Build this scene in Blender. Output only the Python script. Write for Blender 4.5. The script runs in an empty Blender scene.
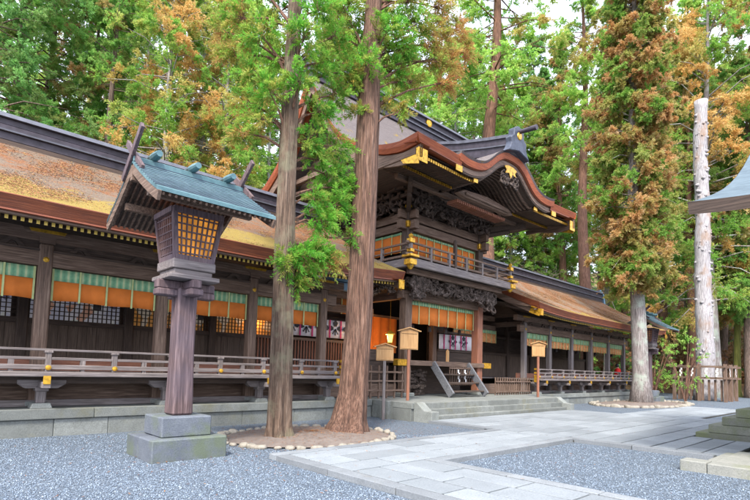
import bpy, math, random
import numpy as np
from mathutils import Vector, Matrix
rng = np.random.default_rng(7)
random.seed(7)
sc = bpy.context.scene
COL = sc.collection
PI = math.pi
rad = math.radians

# ------------------------------------------------------------------ materials
MATS = {}
def new_mat(name):
    m = bpy.data.materials.new(name); m.use_nodes = True
    nt = m.node_tree; nt.nodes.clear()
    out = nt.nodes.new('ShaderNodeOutputMaterial'); b = nt.nodes.new('ShaderNodeBsdfPrincipled')
    nt.links.new(b.outputs[0], out.inputs[0]); MATS[name] = m
    return m, nt, b, out
def nd(nt, typ, **kw):
    n = nt.nodes.new(typ)
    for k, v in kw.items():
        if k in n.inputs: n.inputs[k].default_value = v
        else: setattr(n, k, v)
    return n
def ramp(nt, src, stops, interp='LINEAR'):
    r = nt.nodes.new('ShaderNodeValToRGB'); r.color_ramp.interpolation = interp
    e = r.color_ramp.elements
    while len(e) < len(stops): e.new(0.5)
    for i, (p, c) in enumerate(stops):
        e[i].position = p; e[i].color = (c[0], c[1], c[2], 1) if len(c) == 3 else c
    nt.links.new(src, r.inputs[0]); return r.outputs[0]
def coords(nt, scale=(1,1,1), kind='Object'):
    tc = nt.nodes.new('ShaderNodeTexCoord'); mp = nd(nt, 'ShaderNodeMapping'); mp.inputs['Scale'].default_value = scale
    nt.links.new(tc.outputs[kind], mp.inputs[0]); return mp.outputs[0]
def noise(nt, vec, scale=5, detail=4, rough=.55, dist=0):
    n = nd(nt, 'ShaderNodeTexNoise', Scale=scale, Detail=detail, Roughness=rough, Distortion=dist)
    nt.links.new(vec, n.inputs['Vector']); return n.outputs[0]
def mix(nt, fac, a, b, mode='MIX'):
    m = nt.nodes.new('ShaderNodeMix'); m.data_type = 'RGBA'; m.blend_type = mode
    for inp, v in ((m.inputs[0], fac), (m.inputs[6], a), (m.inputs[7], b)):
        if isinstance(v, bpy.types.NodeSocket): nt.links.new(v, inp)
        elif isinstance(v, (int, float)): inp.default_value = v
        else: inp.default_value = (*v, 1)
    return m.outputs[2]
def math_n(nt, op, a, b=0):
    m = nt.nodes.new('ShaderNodeMath'); m.operation = op
    for i, v in enumerate((a, b)):
        if isinstance(v, bpy.types.NodeSocket): nt.links.new(v, m.inputs[i])
        else: m.inputs[i].default_value = v
    return m.outputs[0]
def bump(nt, b, h, strength=.4, dist=.02):
    bp = nd(nt, 'ShaderNodeBump', Strength=strength, Distance=dist)
    nt.links.new(h, bp.inputs['Height']); nt.links.new(bp.outputs[0], b.inputs['Normal'])

def wood(name, axis, dark, mid, light, rough=.75, stain=None):
    """weathered timber, grain along one axis"""
    m, nt, b, o = new_mat(name)
    s = [14, 14, 14]; s['xyz'.index(axis)] = .7
    v = coords(nt, s); f = noise(nt, v, 2.2, 7, .62, .6)
    c = ramp(nt, f, [(.28, dark), (.5, mid), (.72, light)])
    v2 = coords(nt, (1, 1, 1)); g = noise(nt, v2, 1.7, 4)
    c = mix(nt, ramp(nt, g, [(.35, (0,0,0)), (.7, (1,1,1))]), c, mid if stain is None else stain)
    c = mix(nt, .45, c, ramp(nt, f, [(.28, dark), (.5, mid), (.72, light)]))
    nt.links.new(c, b.inputs['Base Color']); b.inputs['Roughness'].default_value = rough
    bump(nt, b, f, .5, .012)
    return m
for ax in 'xyz':
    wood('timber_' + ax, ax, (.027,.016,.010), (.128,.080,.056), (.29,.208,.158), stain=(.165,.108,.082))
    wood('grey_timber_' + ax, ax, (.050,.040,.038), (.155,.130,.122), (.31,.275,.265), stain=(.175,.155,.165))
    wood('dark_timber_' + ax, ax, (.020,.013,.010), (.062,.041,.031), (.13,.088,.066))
    wood('red_timber_' + ax, ax, (.12,.045,.025), (.26,.10,.055), (.36,.17,.10), stain=(.20,.10,.08))
wood('new_board', 'z', (.24,.12,.045), (.40,.225,.09), (.52,.33,.15), .6)
for ax in 'xy': wood('vermilion_band_' + ax, ax, (.09,.020,.009), (.30,.066,.018), (.42,.13,.045), .6, stain=(.22,.05,.018))
for ax in 'xy': wood('roof_band_' + ax, ax, (.055,.014,.007), (.17,.040,.012), (.27,.078,.024), .7, stain=(.09,.028,.014))
wood('plank_wall', 'z', (.035,.024,.018), (.10,.068,.05), (.19,.14,.11))
wood('lantern_wood', 'z', (.03,.018,.018), (.10,.062,.062), (.22,.155,.155), stain=(.085,.07,.10))

def plain(name, col, rough=.6, metal=0, var=.25, scale=8, bstr=.15, emit=None):
    m, nt, b, o = new_mat(name)
    v = coords(nt); f = noise(nt, v, scale, 5)
    lo = tuple(x*(1-var) for x in col); hi = tuple(min(1, x*(1+var)) for x in col)
    c = ramp(nt, f, [(.3, lo), (.7, hi)])
    nt.links.new(c, b.inputs['Base Color']); b.inputs['Roughness'].default_value = rough; b.inputs['Metallic'].default_value = metal
    if bstr: bump(nt, b, f, bstr, .01)
    if emit:
        nt.links.new(c, b.inputs['Emission Color']); b.inputs['Emission Strength'].default_value = emit
    return m
plain('gold', (.58,.33,.035), .36, .6, .45, 11)
plain('gold_paint', (.62,.44,.09), .5, .1, .15, 20)
plain('orange_cloth', (.60,.165,.022), .85, 0, .12, 3)
plain('pale_orange_cloth', (.62,.27,.10), .85, 0, .3, 9)
plain('green_strap', (.42,.48,.22), .85, 0, .15, 6)
plain('magenta_cloth', (.50,.03,.16), .8)
plain('ink', (.03,.035,.05), .8, 0, .1)
plain('white_cloth', (.78,.76,.80), .85, 0, .05, 5)
plain('white_paper', (.8,.8,.8), .8, 0, .03)
plain('crimson_cloth', (.72,.012,.010), .7, 0, .1)
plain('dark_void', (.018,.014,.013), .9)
plain('skin', (.45,.27,.19), .6, 0, .05); plain('black_hair', (.012,.01,.01), .5)
plain('red_trim', (.17,.042,.016), .6, 0, .2, 12)
plain('lit_paper', (.70,.27,.035), .6, 0, .5, 3, 0, .20)
plain('lamp_glow', (1.0,.50,.10), .6, 0, .1, 6, 0, 1.3)
plain('blue_plank', (.13,.135,.15), .7, 0, .45, 22)
plain('dry_leaf', (.36,.15,.05), .8, 0, .3)
plain('pebble', (.43,.44,.46), .75, 0, .5, 40)

def mk_green_band():
    m, nt, b, o = new_mat('green_band')
    tc = nt.nodes.new('ShaderNodeTexCoord'); w = nd(nt, 'ShaderNodeTexWave', Scale=2.1, Distortion=.6)
    w.bands_direction = 'X'; nt.links.new(tc.outputs['Object'], w.inputs['Vector'])
    n = noise(nt, tc.outputs['Object'], 14, 3)
    c = ramp(nt, w.outputs['Fac'], [(.0, (.10,.28,.15)), (.7, (.19,.42,.23)), (.93, (.48,.55,.30))])
    c = mix(nt, .25, c, ramp(nt, n, [(.3, (.12,.30,.2)), (.7, (.5,.6,.4))]))
    nt.links.new(c, b.inputs['Base Color']); b.inputs['Roughness'].default_value = .85
mk_green_band()

def mk_brackets():
    """carved cypress relief: lumpy, cut by deep hollows"""
    m, nt, b, o = new_mat('carved_wood')
    v = coords(nt); vo = nd(nt, 'ShaderNodeTexVoronoi', Scale=9.0); vo.feature = 'SMOOTH_F1'
    n = nd(nt, 'ShaderNodeTexNoise', Scale=6, Detail=4); nt.links.new(v, n.inputs['Vector'])
    vv = mix(nt, .35, v, n.outputs['Color']); nt.links.new(vv, vo.inputs['Vector'])
    c = ramp(nt, n.outputs['Fac'], [(.3, (.022,.014,.010)), (.55, (.070,.048,.038)), (.8, (.19,.15,.135))])
    nt.links.new(c, b.inputs['Base Color']); b.inputs['Roughness'].default_value = .75
    bump(nt, b, vo.outputs['Distance'], 1.0, .09)
mk_brackets()

def mk_bark_roof(name, litter, moss, base1, base2):
    """cypress-bark roofing with fallen cedar leaves and moss lying on it"""
    m, nt, b, o = new_mat(name)
    v = coords(nt); vr = coords(nt, (1, 6, 6))
    f = noise(nt, vr, 3, 8, .7); g = noise(nt, v, .55, 7, .68, .6); k = noise(nt, v, 1.6, 8, .72, .3); fine = noise(nt, v, 38, 3, .7)
    c = ramp(nt, f, [(.3, base1), (.7, base2)])
    c = mix(nt, .35, c, ramp(nt, fine, [(.35, base1), (.7, tuple(min(1, x*1.5) for x in base2))]))
    lit = ramp(nt, fine, [(.3, (.085,.03,.014)), (.5, (.21,.08,.028)), (.7, (.31,.15,.05))])
    mask = ramp(nt, math_n(nt, 'ADD', math_n(nt, 'MULTIPLY', g, .62), math_n(nt, 'MULTIPLY', k, .42)), [(litter, (0,0,0)), (litter+.05, (1,1,1))])
    big = noise(nt, v, 7, 6, .75)
    mask = mix(nt, ramp(nt, big, [(.36, (0,0,0)), (.52, (1,1,1))]), (0,0,0), mask)
    c = mix(nt, mask, c, lit)
    at = nt.nodes.new('ShaderNodeAttribute'); at.attribute_name = 'slope_t'
    m2 = math_n(nt, 'SUBTRACT', math_n(nt, 'ADD', math_n(nt, 'ADD', math_n(nt, 'MULTIPLY', k, .7), math_n(nt, 'MULTIPLY', big, .35)), math_n(nt, 'MULTIPLY', g, .35)), math_n(nt, 'MULTIPLY', at.outputs['Fac'], .42))
    mm = ramp(nt, m2, [(moss, (0,0,0)), (moss+.06, (1,1,1))])
    mc = ramp(nt, fine, [(.3, (.11,.08,.02)), (.5, (.29,.20,.03)), (.7, (.22,.17,.07))])
    c = mix(nt, mm, c, mc)
    nt.links.new(c, b.inputs['Base Color']); b.inputs['Roughness'].default_value = .92
    bump(nt, b, math_n(nt, 'ADD', fine, k), .8, .04)
mk_bark_roof('bark_roof_mossy', .50, .43, (.085,.060,.040), (.205,.152,.110))
mk_bark_roof('bark_roof_leafy', .49, .60, (.12,.082,.055), (.25,.18,.125))
mk_bark_roof('bark_roof_clean', .62, .8, (.075,.062,.062), (.18,.155,.155))

def mk_copper(name, c1, c2, c3, seams, axis='Y'):
    m, nt, b, o = new_mat(name)
    v = coords(nt); f = noise(nt, v, 3, 6, .7); g = noise(nt, v, 20, 4)
    c = ramp(nt, f, [(.3, c1), (.5, c2), (.7, c3)])
    w = nd(nt, 'ShaderNodeTexWave', Scale=seams); w.bands_direction = axis; w.wave_profile = 'SAW'
    nt.links.new(v, w.inputs['Vector'])
    c = mix(nt, ramp(nt, w.outputs['Fac'], [(.0, (1,1,1)), (.1, (0,0,0))]), c, (.04,.07,.08))
    nt.links.new(c, b.inputs['Base Color']); b.inputs['Roughness'].default_value = .55; b.inputs['Metallic'].default_value = .15
    bump(nt, b, math_n(nt, 'ADD', w.outputs['Fac'], math_n(nt, 'MULTIPLY', g, .2)), .5, .03)
mk_copper('copper_patina', (.045,.105,.125), (.08,.165,.19), (.14,.24,.26), 0.001)
mk_copper('copper_blue', (.09,.17,.25), (.14,.25,.35), (.22,.35,.45), .9)
mk_copper('copper_tiles', (.055,.085,.11), (.085,.125,.155), (.13,.18,.215), 1.4, 'X')
plain('copper_dark', (.05,.06,.09), .5, .2, .4, 9)
plain('ridge_purple', (.040,.033,.046), .55, .1, .45, 5)
plain('ridge_light', (.085,.09,.115), .55, .1, .3, 5)

def mk_stone(name, c1, c2, moss=.62, mossc=(.17,.20,.08), scale=3):
    m, nt, b, o = new_mat(name)
    v = coords(nt); f = noise(nt, v, scale, 8, .7); g = noise(nt, v, 45, 3, .6); h = noise(nt, v, 1.1, 6, .7)
    c = ramp(nt, f, [(.3, c1), (.7, c2)])
    c = mix(nt, .35, c, ramp(nt, g, [(.3, tuple(x*.6 for x in c1)), (.7, tuple(min(1, x*1.25) for x in c2))]))
    oi = nt.nodes.new('ShaderNodeAttribute'); oi.attribute_name = 'blk'
    c = mix(nt, math_n(nt, 'MULTIPLY', oi.outputs['Fac'], .5), c, tuple(x*.62 for x in c1))
    c = mix(nt, ramp(nt, h, [(moss, (0,0,0)), (moss+.16, (.6,.6,.6))]), c, mossc)
    nt.links.new(c, b.inputs['Base Color']); b.inputs['Roughness'].default_value = .85
    bump(nt, b, math_n(nt, 'ADD', f, g), .35, .02)
mk_stone('granite', (.12,.13,.12), (.27,.29,.28), .53, (.15,.145,.085))
mk_stone('granite_mossy', (.20,.21,.19), (.36,.36,.33), .50, (.17,.19,.07))
mk_stone('dark_stone', (.075,.088,.115), (.15,.17,.20), .46, (.10,.13,.05))
mk_stone('paving', (.185,.21,.232), (.305,.335,.362), .62, (.26,.28,.30), 1.2)
mk_stone('kerb_stone', (.15,.165,.18), (.27,.295,.32), .60, (.16,.15,.12), 2)
mk_stone('border_rock', (.17,.155,.125), (.36,.33,.28), .70, (.22,.19,.11))
mk_stone('mossy_step', (.15,.16,.13), (.28,.28,.24), .42, (.13,.16,.05))

def mk_gravel():
    m, nt, b, o = new_mat('gravel')
    v = coords(nt); vo = nd(nt, 'ShaderNodeTexVoronoi', Scale=44.0); nt.links.new(v, vo.inputs['Vector'])
    vo2 = nd(nt, 'ShaderNodeTexVoronoi', Scale=17.0); nt.links.new(v, vo2.inputs['Vector'])
    sep = nt.nodes.new('ShaderNodeSeparateColor'); nt.links.new(vo.outputs['Color'], sep.inputs[0])
    c = ramp(nt, sep.outputs[0], [(0, (.07,.095,.13)), (.45, (.135,.18,.235)), (.8, (.20,.25,.32)), (1, (.28,.34,.41))])
    c = mix(nt, ramp(nt, vo.outputs['Distance'], [(.35, (0,0,0)), (.65, (.75,.75,.75))]), c, (.065,.08,.10))
    g = noise(nt, v, .35, 5, .6)
    c = mix(nt, ramp(nt, g, [(.45, (0,0,0)), (.75, (.35,.35,.35))]), c, (.15,.18,.21))
    nt.links.new(c, b.inputs['Base Color']); b.inputs['Roughness'].default_value = .8
    h = math_n(nt, 'ADD', vo.outputs['Distance'], math_n(nt, 'MULTIPLY', vo2.outputs['Distance'], .6))
    bump(nt, b, math_n(nt, 'MULTIPLY', h, -1), .9, .03)
mk_gravel()
def mk_pebbles():
    m, nt, b, o = new_mat('pebble_mix')
    at = nt.nodes.new('ShaderNodeAttribute'); at.attribute_name = 'r'
    c = ramp(nt, at.outputs['Fac'], [(0, (.07,.095,.13)), (.35, (.13,.17,.225)), (.8, (.205,.26,.33)), (1, (.31,.37,.44))])
    nt.links.new(c, b.inputs['Base Color']); b.inputs['Roughness'].default_value = .75
mk_pebbles()
def mk_soil(name, c1, c2, c3):
    m, nt, b, o = new_mat(name)
    v = coords(nt); f = noise(nt, v, 4, 8, .75); g = noise(nt, v, 50, 3, .7); h = noise(nt, v, .12, 5, .6)
    c = ramp(nt, f, [(.3, c1), (.7, c2)]); c = mix(nt, ramp(nt, g, [(.5, (0,0,0)), (.7, (.7,.7,.7))]), c, c3)
    nt.links.new(c, b.inputs['Base Color']); b.inputs['Roughness'].default_value = .95
    bump(nt, b, math_n(nt, 'ADD', f, g), .6, .04)
mk_soil('joint_soil', (.03,.03,.025), (.07,.065,.055), (.05,.06,.04))
mk_soil('earth', (.12,.10,.09), (.22,.19,.17), (.28,.17,.11))
mk_soil('forest_floor', (.10,.055,.03), (.22,.12,.06), (.10,.13,.04))

def mk_bark(name, c1, c2, c3, mossdir=None, mossamt=.5, knots=False, lich=None):
    m, nt, b, o = new_mat(name)
    v = coords(nt, (9, 9, .8)); f = noise(nt, v, 1.6, 8, .68, .35)
    c = ramp(nt, f, [(.28, c1), (.5, c2), (.74, c3)])
    f2 = noise(nt, coords(nt, (26, 26, 1.3)), 1.5, 5, .7, .2)
    c = mix(nt, ramp(nt, f2, [(.40, (.75,.75,.75)), (.56, (0,0,0))]), c, tuple(x*.45 for x in c1))
    v2 = coords(nt); g = noise(nt, v2, 1.3, 6, .65)
    if lich: c = mix(nt, ramp(nt, g, [(.5, (0,0,0)), (.62, (.75,.75,.75))]), c, lich)
    if mossdir:
        tc = nt.nodes.new('ShaderNodeNewGeometry'); dp = nt.nodes.new('ShaderNodeVectorMath'); dp.operation = 'DOT_PRODUCT'
        nt.links.new(tc.outputs['Normal'], dp.inputs[0]); dp.inputs[1].default_value = mossdir
        s = math_n(nt, 'ADD', dp.outputs['Value'], math_n(nt, 'MULTIPLY', g, 1.1))
        c = mix(nt, ramp(nt, s, [(1-mossamt, (0,0,0)), (1.25-mossamt, (.9,.9,.9))]), c, ramp(nt, f, [(.3, (.07,.085,.012)), (.7, (.22,.22,.035))]))
    hgt = math_n(nt, 'ADD', f, f2)
    if knots:
        vo = nd(nt, 'ShaderNodeTexVoronoi', Scale=1.05); nt.links.new(coords(nt, (1,1,1.2)), vo.inputs['Vector'])
        k = ramp(nt, vo.outputs['Distance'], [(.0, (1,1,1)), (.22, (0,0,0))])
        c = mix(nt, k, c, (.20,.15,.12))
        c = mix(nt, ramp(nt, noise(nt, coords(nt, (1,1,.5)), .8, 4), [(.54, (0,0,0)), (.62, (.6,.6,.6))]), c, (.30,.19,.12))
    nt.links.new(c, b.inputs['Base Color']); b.inputs['Roughness'].default_value = .9
    bump(nt, b, hgt, .9, .05)
mk_bark('bark_grey', (.065,.038,.025), (.175,.115,.08), (.31,.235,.18), lich=(.20,.185,.12))
mk_bark('bark_red', (.070,.034,.022), (.195,.105,.072), (.34,.215,.16), mossdir=(-.96,.28,0), mossamt=-.035)
mk_bark('bark_far', (.08,.06,.05), (.22,.15,.12), (.36,.28,.24), mossdir=(-.8,-.5,0), mossamt=.0)
mk_bark('bark_brown', (.09,.045,.03), (.24,.12,.08), (.36,.21,.15))
mk_bark('bark_lichen', (.13,.11,.10), (.34,.30,.29), (.52,.50,.50), lich=(.38,.44,.38))
mk_bark('bark_moss', (.12,.10,.06), (.28,.25,.14), (.40,.38,.22), mossdir=(-.8,-.5,0), mossamt=.45)
mk_bark('peeled_log', (.28,.265,.28), (.46,.44,.46), (.60,.58,.60), knots=True)

def mk_leaf(name, greens, browns, transl=.35):
    transl = min(.62, transl+.12); greens = [(min(.8, c[0]*1.2), min(.8, c[1]*1.42), min(.8, c[2]*1.1)) for c in greens]
    m, nt, b, o = new_mat(name)
    t = nt.nodes.new('ShaderNodeAttribute'); t.attribute_name = 't'
    r = nt.nodes.new('ShaderNodeAttribute'); r.attribute_name = 'r'
    g = ramp(nt, r.outputs['Fac'], [(i/(len(greens)-1), c) for i, c in enumerate(greens)])
    w = ramp(nt, r.outputs['Fac'], [(i/(len(browns)-1), c) for i, c in enumerate(browns)])
    c = mix(nt, t.outputs['Fac'], g, w)
    nt.links.new(c, b.inputs['Base Color']); b.inputs['Roughness'].default_value = .6
    tr = nt.nodes.new('ShaderNodeBsdfTranslucent'); nt.links.new(c, tr.inputs[0])
    ms = nt.nodes.new('ShaderNodeMixShader'); ms.inputs[0].default_value = transl
    nt.links.new(b.outputs[0], ms.inputs[1]); nt.links.new(tr.outputs[0], ms.inputs[2]); nt.links.new(ms.outputs[0], o.inputs[0])
mk_leaf('leaf_cedar', [(.08,.19,.06), (.16,.31,.08), (.28,.40,.13)], [(.34,.19,.08), (.54,.34,.13), (.50,.40,.26)], .5)
mk_leaf('leaf_dark', [(.08,.19,.07), (.15,.30,.10), (.26,.40,.15)], [(.26,.13,.06), (.42,.24,.09), (.38,.30,.20)], .45)
mk_leaf('leaf_bright', [(.14,.29,.07), (.29,.44,.11), (.50,.57,.19)], [(.48,.38,.10), (.56,.44,.14), (.36,.26,.16)], .5)
mk_leaf('leaf_amber', [(.09,.22,.05), (.20,.34,.07), (.32,.42,.11)], [(.50,.27,.08), (.70,.43,.15), (.74,.58,.27)], .5)
mk_leaf('leaf_ground', [(.045,.12,.04), (.09,.19,.06), (.16,.24,.09)], [(.17,.075,.04), (.32,.15,.07), (.42,.26,.14)])
MAT = MATS

# ------------------------------------------------------------------ mesh builder
class MB:
    def __init__(s): s.v = []; s.f = []; s.attr = []; s.sh = []
    def add(s, vs, fs, a=0.0):
        n = len(s.v); s.sh.append((n, len(s.f))); s.v.extend([tuple(p) for p in vs]); s.f.extend([tuple(i+n for i in f) for f in fs]); s.attr.extend([a]*len(fs)); return s
    def box(s, x0, x1, y0, y1, z0, z1, a=0.0):
        if x0 > x1: x0, x1 = x1, x0
        if y0 > y1: y0, y1 = y1, y0
        return s.add([(x0,y0,z0),(x1,y0,z0),(x1,y1,z0),(x0,y1,z0),(x0,y0,z1),(x1,y0,z1),(x1,y1,z1),(x0,y1,z1)],
              [(0,3,2,1),(4,5,6,7),(0,1,5,4),(1,2,6,5),(2,3,7,6),(3,0,4,7)], a)
    def cbox(s, c, d, a=0.0): return s.box(c[0]-d[0]/2, c[0]+d[0]/2, c[1]-d[1]/2, c[1]+d[1]/2, c[2]-d[2]/2, c[2]+d[2]/2, a)
    def beam(s, p, q, w, h, up=(0,0,1), a=0.0):
        p = Vector(p); q = Vector(q); d = (q-p).normalized(); u = Vector(up); r = d.cross(u).normalized(); u = r.cross(d)
        vs = []
        for c in (p, q):
            for sx, sz in ((-1,-1),(1,-1),(1,1),(-1,1)): vs.append(c + r*w/2*sx + u*h/2*sz)
        return s.add(vs, [(0,1,2,3),(4,7,6,5),(0,4,5,1),(1,5,6,2),(2,6,7,3),(3,7,4,0)], a)
    def tube(s, pts, rs, n=10, jit=0.0, cap=True, a=0.0):
        pts = [Vector(p) for p in pts]; N = len(pts); vs = []; fs = []
        for i, p in enumerate(pts):
            d = (pts[min(i+1,N-1)] - pts[max(i-1,0)]).normalized()
            ref = Vector((1,0,0)) if abs(d.x) < .8 else Vector((0,1,0))
            u = (ref - d*ref.dot(d)).normalized(); w = d.cross(u)
            for k in range(n):
                t = 2*PI*k/n; rr = rs[i]*(1 + jit*random.uniform(-1,1))
                vs.append(p + (u*math.cos(t) + w*math.sin(t))*rr)
        for i in range(N-1):
            for k in range(n):
                a0 = i*n+k; b0 = i*n+(k+1)%n; fs.append((a0, b0, b0+n, a0+n))
        if cap: fs.append(tuple(range(n-1,-1,-1))); fs.append(tuple((N-1)*n+k for k in range(n)))
        return s.add(vs, fs, a)
    def prism(s, poly, axis, a0, a1, a=0.0):
        """poly in the two other axes, extruded along axis"""
        n = len(poly); vs = []
        for t in (a0, a1):
            for p, q in poly: vs.append({'x': (t,p,q), 'y': (p,t,q), 'z': (p,q,t)}[axis])
        fs = [tuple(range(n)), tuple(range(2*n-1, n-1, -1))] + [(i, n+i, n+(i+1)%n, (i+1)%n) for i in range(n)]
        return s.add(vs, fs, a)
    def grid(s, P):
        """P[i][j] points"""
        m = len(P); n = len(P[0]); b = len(s.v)
        for r in P: s.v.extend([tuple(p) for p in r])
        for i in range(m-1):
            for j in range(n-1):
                s.f.append((b+i*n+j, b+(i+1)*n+j, b+(i+1)*n+j+1, b+i*n+j+1)); s.attr.append(0.0)
        return s
    def build(s, name, mat, parent=None, origin=None, bevel=0, smooth=False, attr=None, each=False):
        if each:
            o = None; marks = s.sh + [(len(s.v), len(s.f))]
            for (v0, f0), (v1, f1) in zip(marks[:-1], marks[1:]):
                q = MB(); q.v = s.v[v0:v1]; q.f = [tuple(i-v0 for i in f) for f in s.f[f0:f1]]; q.attr = s.attr[f0:f1]
                o = q.build(name, mat, parent, origin, bevel, smooth, attr)
            return o
        off = Vector((0,0,0))
        if parent is not None:
            q = parent
            while q is not None: off += q.location; q = q.parent
        elif origin is not None: off = Vector(origin)
        me = bpy.data.meshes.new(name)
        me.from_pydata([(p[0]-off.x, p[1]-off.y, p[2]-off.z) for p in s.v], [], s.f)
        if attr:
            at = me.attributes.new(attr, 'FLOAT', 'FACE'); at.data.foreach_set('value', s.attr)
        import bmesh
        bm = bmesh.new(); bm.from_mesh(me); bmesh.ops.recalc_face_normals(bm, faces=bm.faces); bm.to_mesh(me); bm.free()
        if smooth: me.polygons.foreach_set('use_smooth', [True]*len(me.polygons))
        me.materials.append(MAT[mat])
        o = bpy.data.objects.new(name, me); COL.objects.link(o)
        if parent is not None: o.parent = parent
        elif origin is not None: o.location = origin
        if bevel:
            b = o.modifiers.new('bevel', 'BEVEL'); b.width = bevel; b.segments = 1; b.limit_method = 'ANGLE'
        return o
def tag(o, label=None, cat=None, group=None, kind=None):
    if label: o['label'] = label
    if cat: o['category'] = cat
    if group: o['group'] = group
    if kind: o['kind'] = kind
    return o
def empty(name, loc, label=None, cat=None, group=None, rz=0):
    e = bpy.data.objects.new(name, None); COL.objects.link(e); e.location = loc; e.rotation_euler.z = rz; e.empty_display_size = .2
    return tag(e, label, cat, group)
def copy_tree(o, parent=None):
    c = o.copy(); COL.objects.link(c); c.parent = parent
    for ch in list(o.children): copy_tree(ch, c)
    return c

# ------------------------------------------------------------------ camera, light, sky
F, yaw, pit, rol, cy = 495.81, .753054, .0704524, .0278523, 334.096
fw = Vector((math.sin(yaw)*math.cos(pit), math.cos(yaw)*math.cos(pit), math.sin(pit)))
rt = Vector((math.cos(yaw), -math.sin(yaw), 0)); up = rt.cross(fw)
r2 = rt*math.cos(rol) + up*math.sin(rol); u2 = up*math.cos(rol) - rt*math.sin(rol)
CAM = Vector((0, 0, 1.6))
cd = bpy.data.cameras.new('camera'); cam = bpy.data.objects.new('camera', cd); COL.objects.link(cam)
M = Matrix.Identity(4)
for i in range(3): M[i][0] = r2[i]; M[i][1] = u2[i]; M[i][2] = -fw[i]; M[i][3] = CAM[i]
cam.matrix_world = M
cd.sensor_width = 36; cd.lens = F/750*36; cd.shift_y = (cy-250)/750; cd.clip_end = 2000; cd.clip_start = .05
sc.camera = cam
def ray(px, py): return fw + r2*((px-375)/F) - u2*((py-cy)/F)

SUN_EL, SUN_AZ = 50, 234        # azimuth of the sun seen from above, clockwise from +Y
w = bpy.data.worlds.new('World'); sc.world = w; w.use_nodes = True
nt = w.node_tree; nt.nodes.clear()
wo = nt.nodes.new('ShaderNodeOutputWorld'); bg = nt.nodes.new('ShaderNodeBackground'); sky = nt.nodes.new('ShaderNodeTexSky')
sky.sky_type = 'NISHITA'; sky.sun_disc = False; sky.sun_elevation = rad(SUN_EL); sky.sun_rotation = rad(SUN_AZ)
sky.air_density = 1.0; sky.dust_density = 4.0; sky.ozone_density = 1.5
tc = nt.nodes.new('ShaderNodeTexCoord')
cn = nd(nt, 'ShaderNodeTexNoise', Scale=2.2, Detail=6, Roughness=.6); nt.links.new(tc.outputs['Generated'], cn.inputs['Vector'])
cm = ramp(nt, cn.outputs['Fac'], [(.30, (.35,.35,.35)), (.62, (.9,.9,.9))])
mx = mix(nt, cm, sky.outputs[0], (7.0, 7.4, 8.6))
nt.links.new(mx, bg.inputs[0]); bg.inputs[1].default_value = .148; nt.links.new(bg.outputs[0], wo.inputs[0])
sd = bpy.data.lights.new('sun', 'SUN'); sun = bpy.data.objects.new('sun', sd); COL.objects.link(sun)
sd.energy = 2.3; sd.angle = rad(10); sd.color = (1, .93, .82)
az = rad(SUN_AZ); el = rad(SUN_EL)
sdir = Vector((math.sin(az)*math.cos(el), math.cos(az)*math.cos(el), math.sin(el)))
sun.rotation_euler = (-sdir).to_track_quat('-Z', 'Y').to_euler()
sc.view_settings.view_transform = 'Standard'; sc.view_settings.look = 'None'; sc.view_settings.gamma = 1; sc.view_settings.use_curve_mapping = False
sc.view_settings.exposure = 1.5
sc.cycles.max_bounces = 6; sc.cycles.diffuse_bounces = 4; sc.cycles.transmission_bounces = 3

CX = 16.35     # the axis of the hall

# ------------------------------------------------------------------ ground
def hill_z(x, y):
    d = Vector((x, y)).length
    a = max(0, y-25)*.36; b = max(0, x-58)*.52
    h = math.hypot(a, b) if (a > 0 and b > 0) else max(a, b)
    h = 46*(1-math.exp(-h/46))
    return h*(1 + .10*math.sin(x*.13+1)*math.cos(y*.11)) + (.35*math.sin(x*.5)*math.sin(y*.43) if h > .6 else 0)
# one sheet: flat yard, then the wooded bank behind and to the right
g = MB(); g.box(-60, 60, -60, 26, -.5, 0); g.build('gravel_ground', 'gravel'); tag(bpy.data.objects['gravel_ground'], kind='structure')
hx = np.concatenate([np.linspace(-90, 260, 90)]); hy = np.concatenate([np.linspace(-110, 20, 30), np.linspace(23, 60, 20), np.linspace(64, 260, 40)])
g = MB(); g.grid([[(x, y, hill_z(x, y)-.06) for y in hy] for x in hx])
tag(g.build('hillside', 'forest_floor', smooth=True), kind='structure')
g = MB(); g.box(-1200, 1200, -1200, 1200, -1.5, -1); tag(g.build('far_ground', 'forest_floor'), kind='structure')

# paved paths: slabs laid in staggered rows
def slabs(mb, x0, x1, y0, y1, along, row=.62, ln=1.15, z=.085):
    a0, a1, b0, b1 = (x0, x1, y0, y1) if along == 'x' else (y0, y1, x0, x1)
    n = max(1, round((b1-b0)/row)); h = (b1-b0)/n
    for i in range(n):
        t = a0 - random.uniform(0, ln)*.0; first = True
        while t < a1 - .01:
            L = random.uniform(.75, 1.35)*ln*(.55 if first and i % 2 else 1); first = False
            e = min(t+L, a1)
            if a1-e < .35: e = a1
            gp = .017; zz = z + random.uniform(-.004, .004)
            q = (t+gp, e-gp, b0+i*h+gp, b0+(i+1)*h-gp)
            if along == 'x': mb.box(q[0], q[1], q[2], q[3], -.05, zz, random.random())
            else: mb.box(q[2], q[3], q[0], q[1], -.05, zz, random.random())
            t = e
pv = MB()
slabs(pv, 4.92, 6.5, -4, 5.64, 'y', .53, .95)
slabs(pv, 4.92, 11.58, 5.66, 7.34, 'x', .56, 1.1)
slabs(pv, 11.6, 21.1, 5.66, 9.93, 'x', .6, 1.2)
slabs(pv, 21.1, 30.4, 5.4, 7.9, 'x', .62, 1.3)
slabs(pv, 11.9, 22.0, 3.85, 5.64, 'x', .6, 1.2)
slabs(pv, 11.9, 14.95, 2.4, 3.82, 'x', .48, 1.3)
tag(pv.build('stone_path', 'paving', bevel=.006, attr='blk'), kind='structure')
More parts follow.
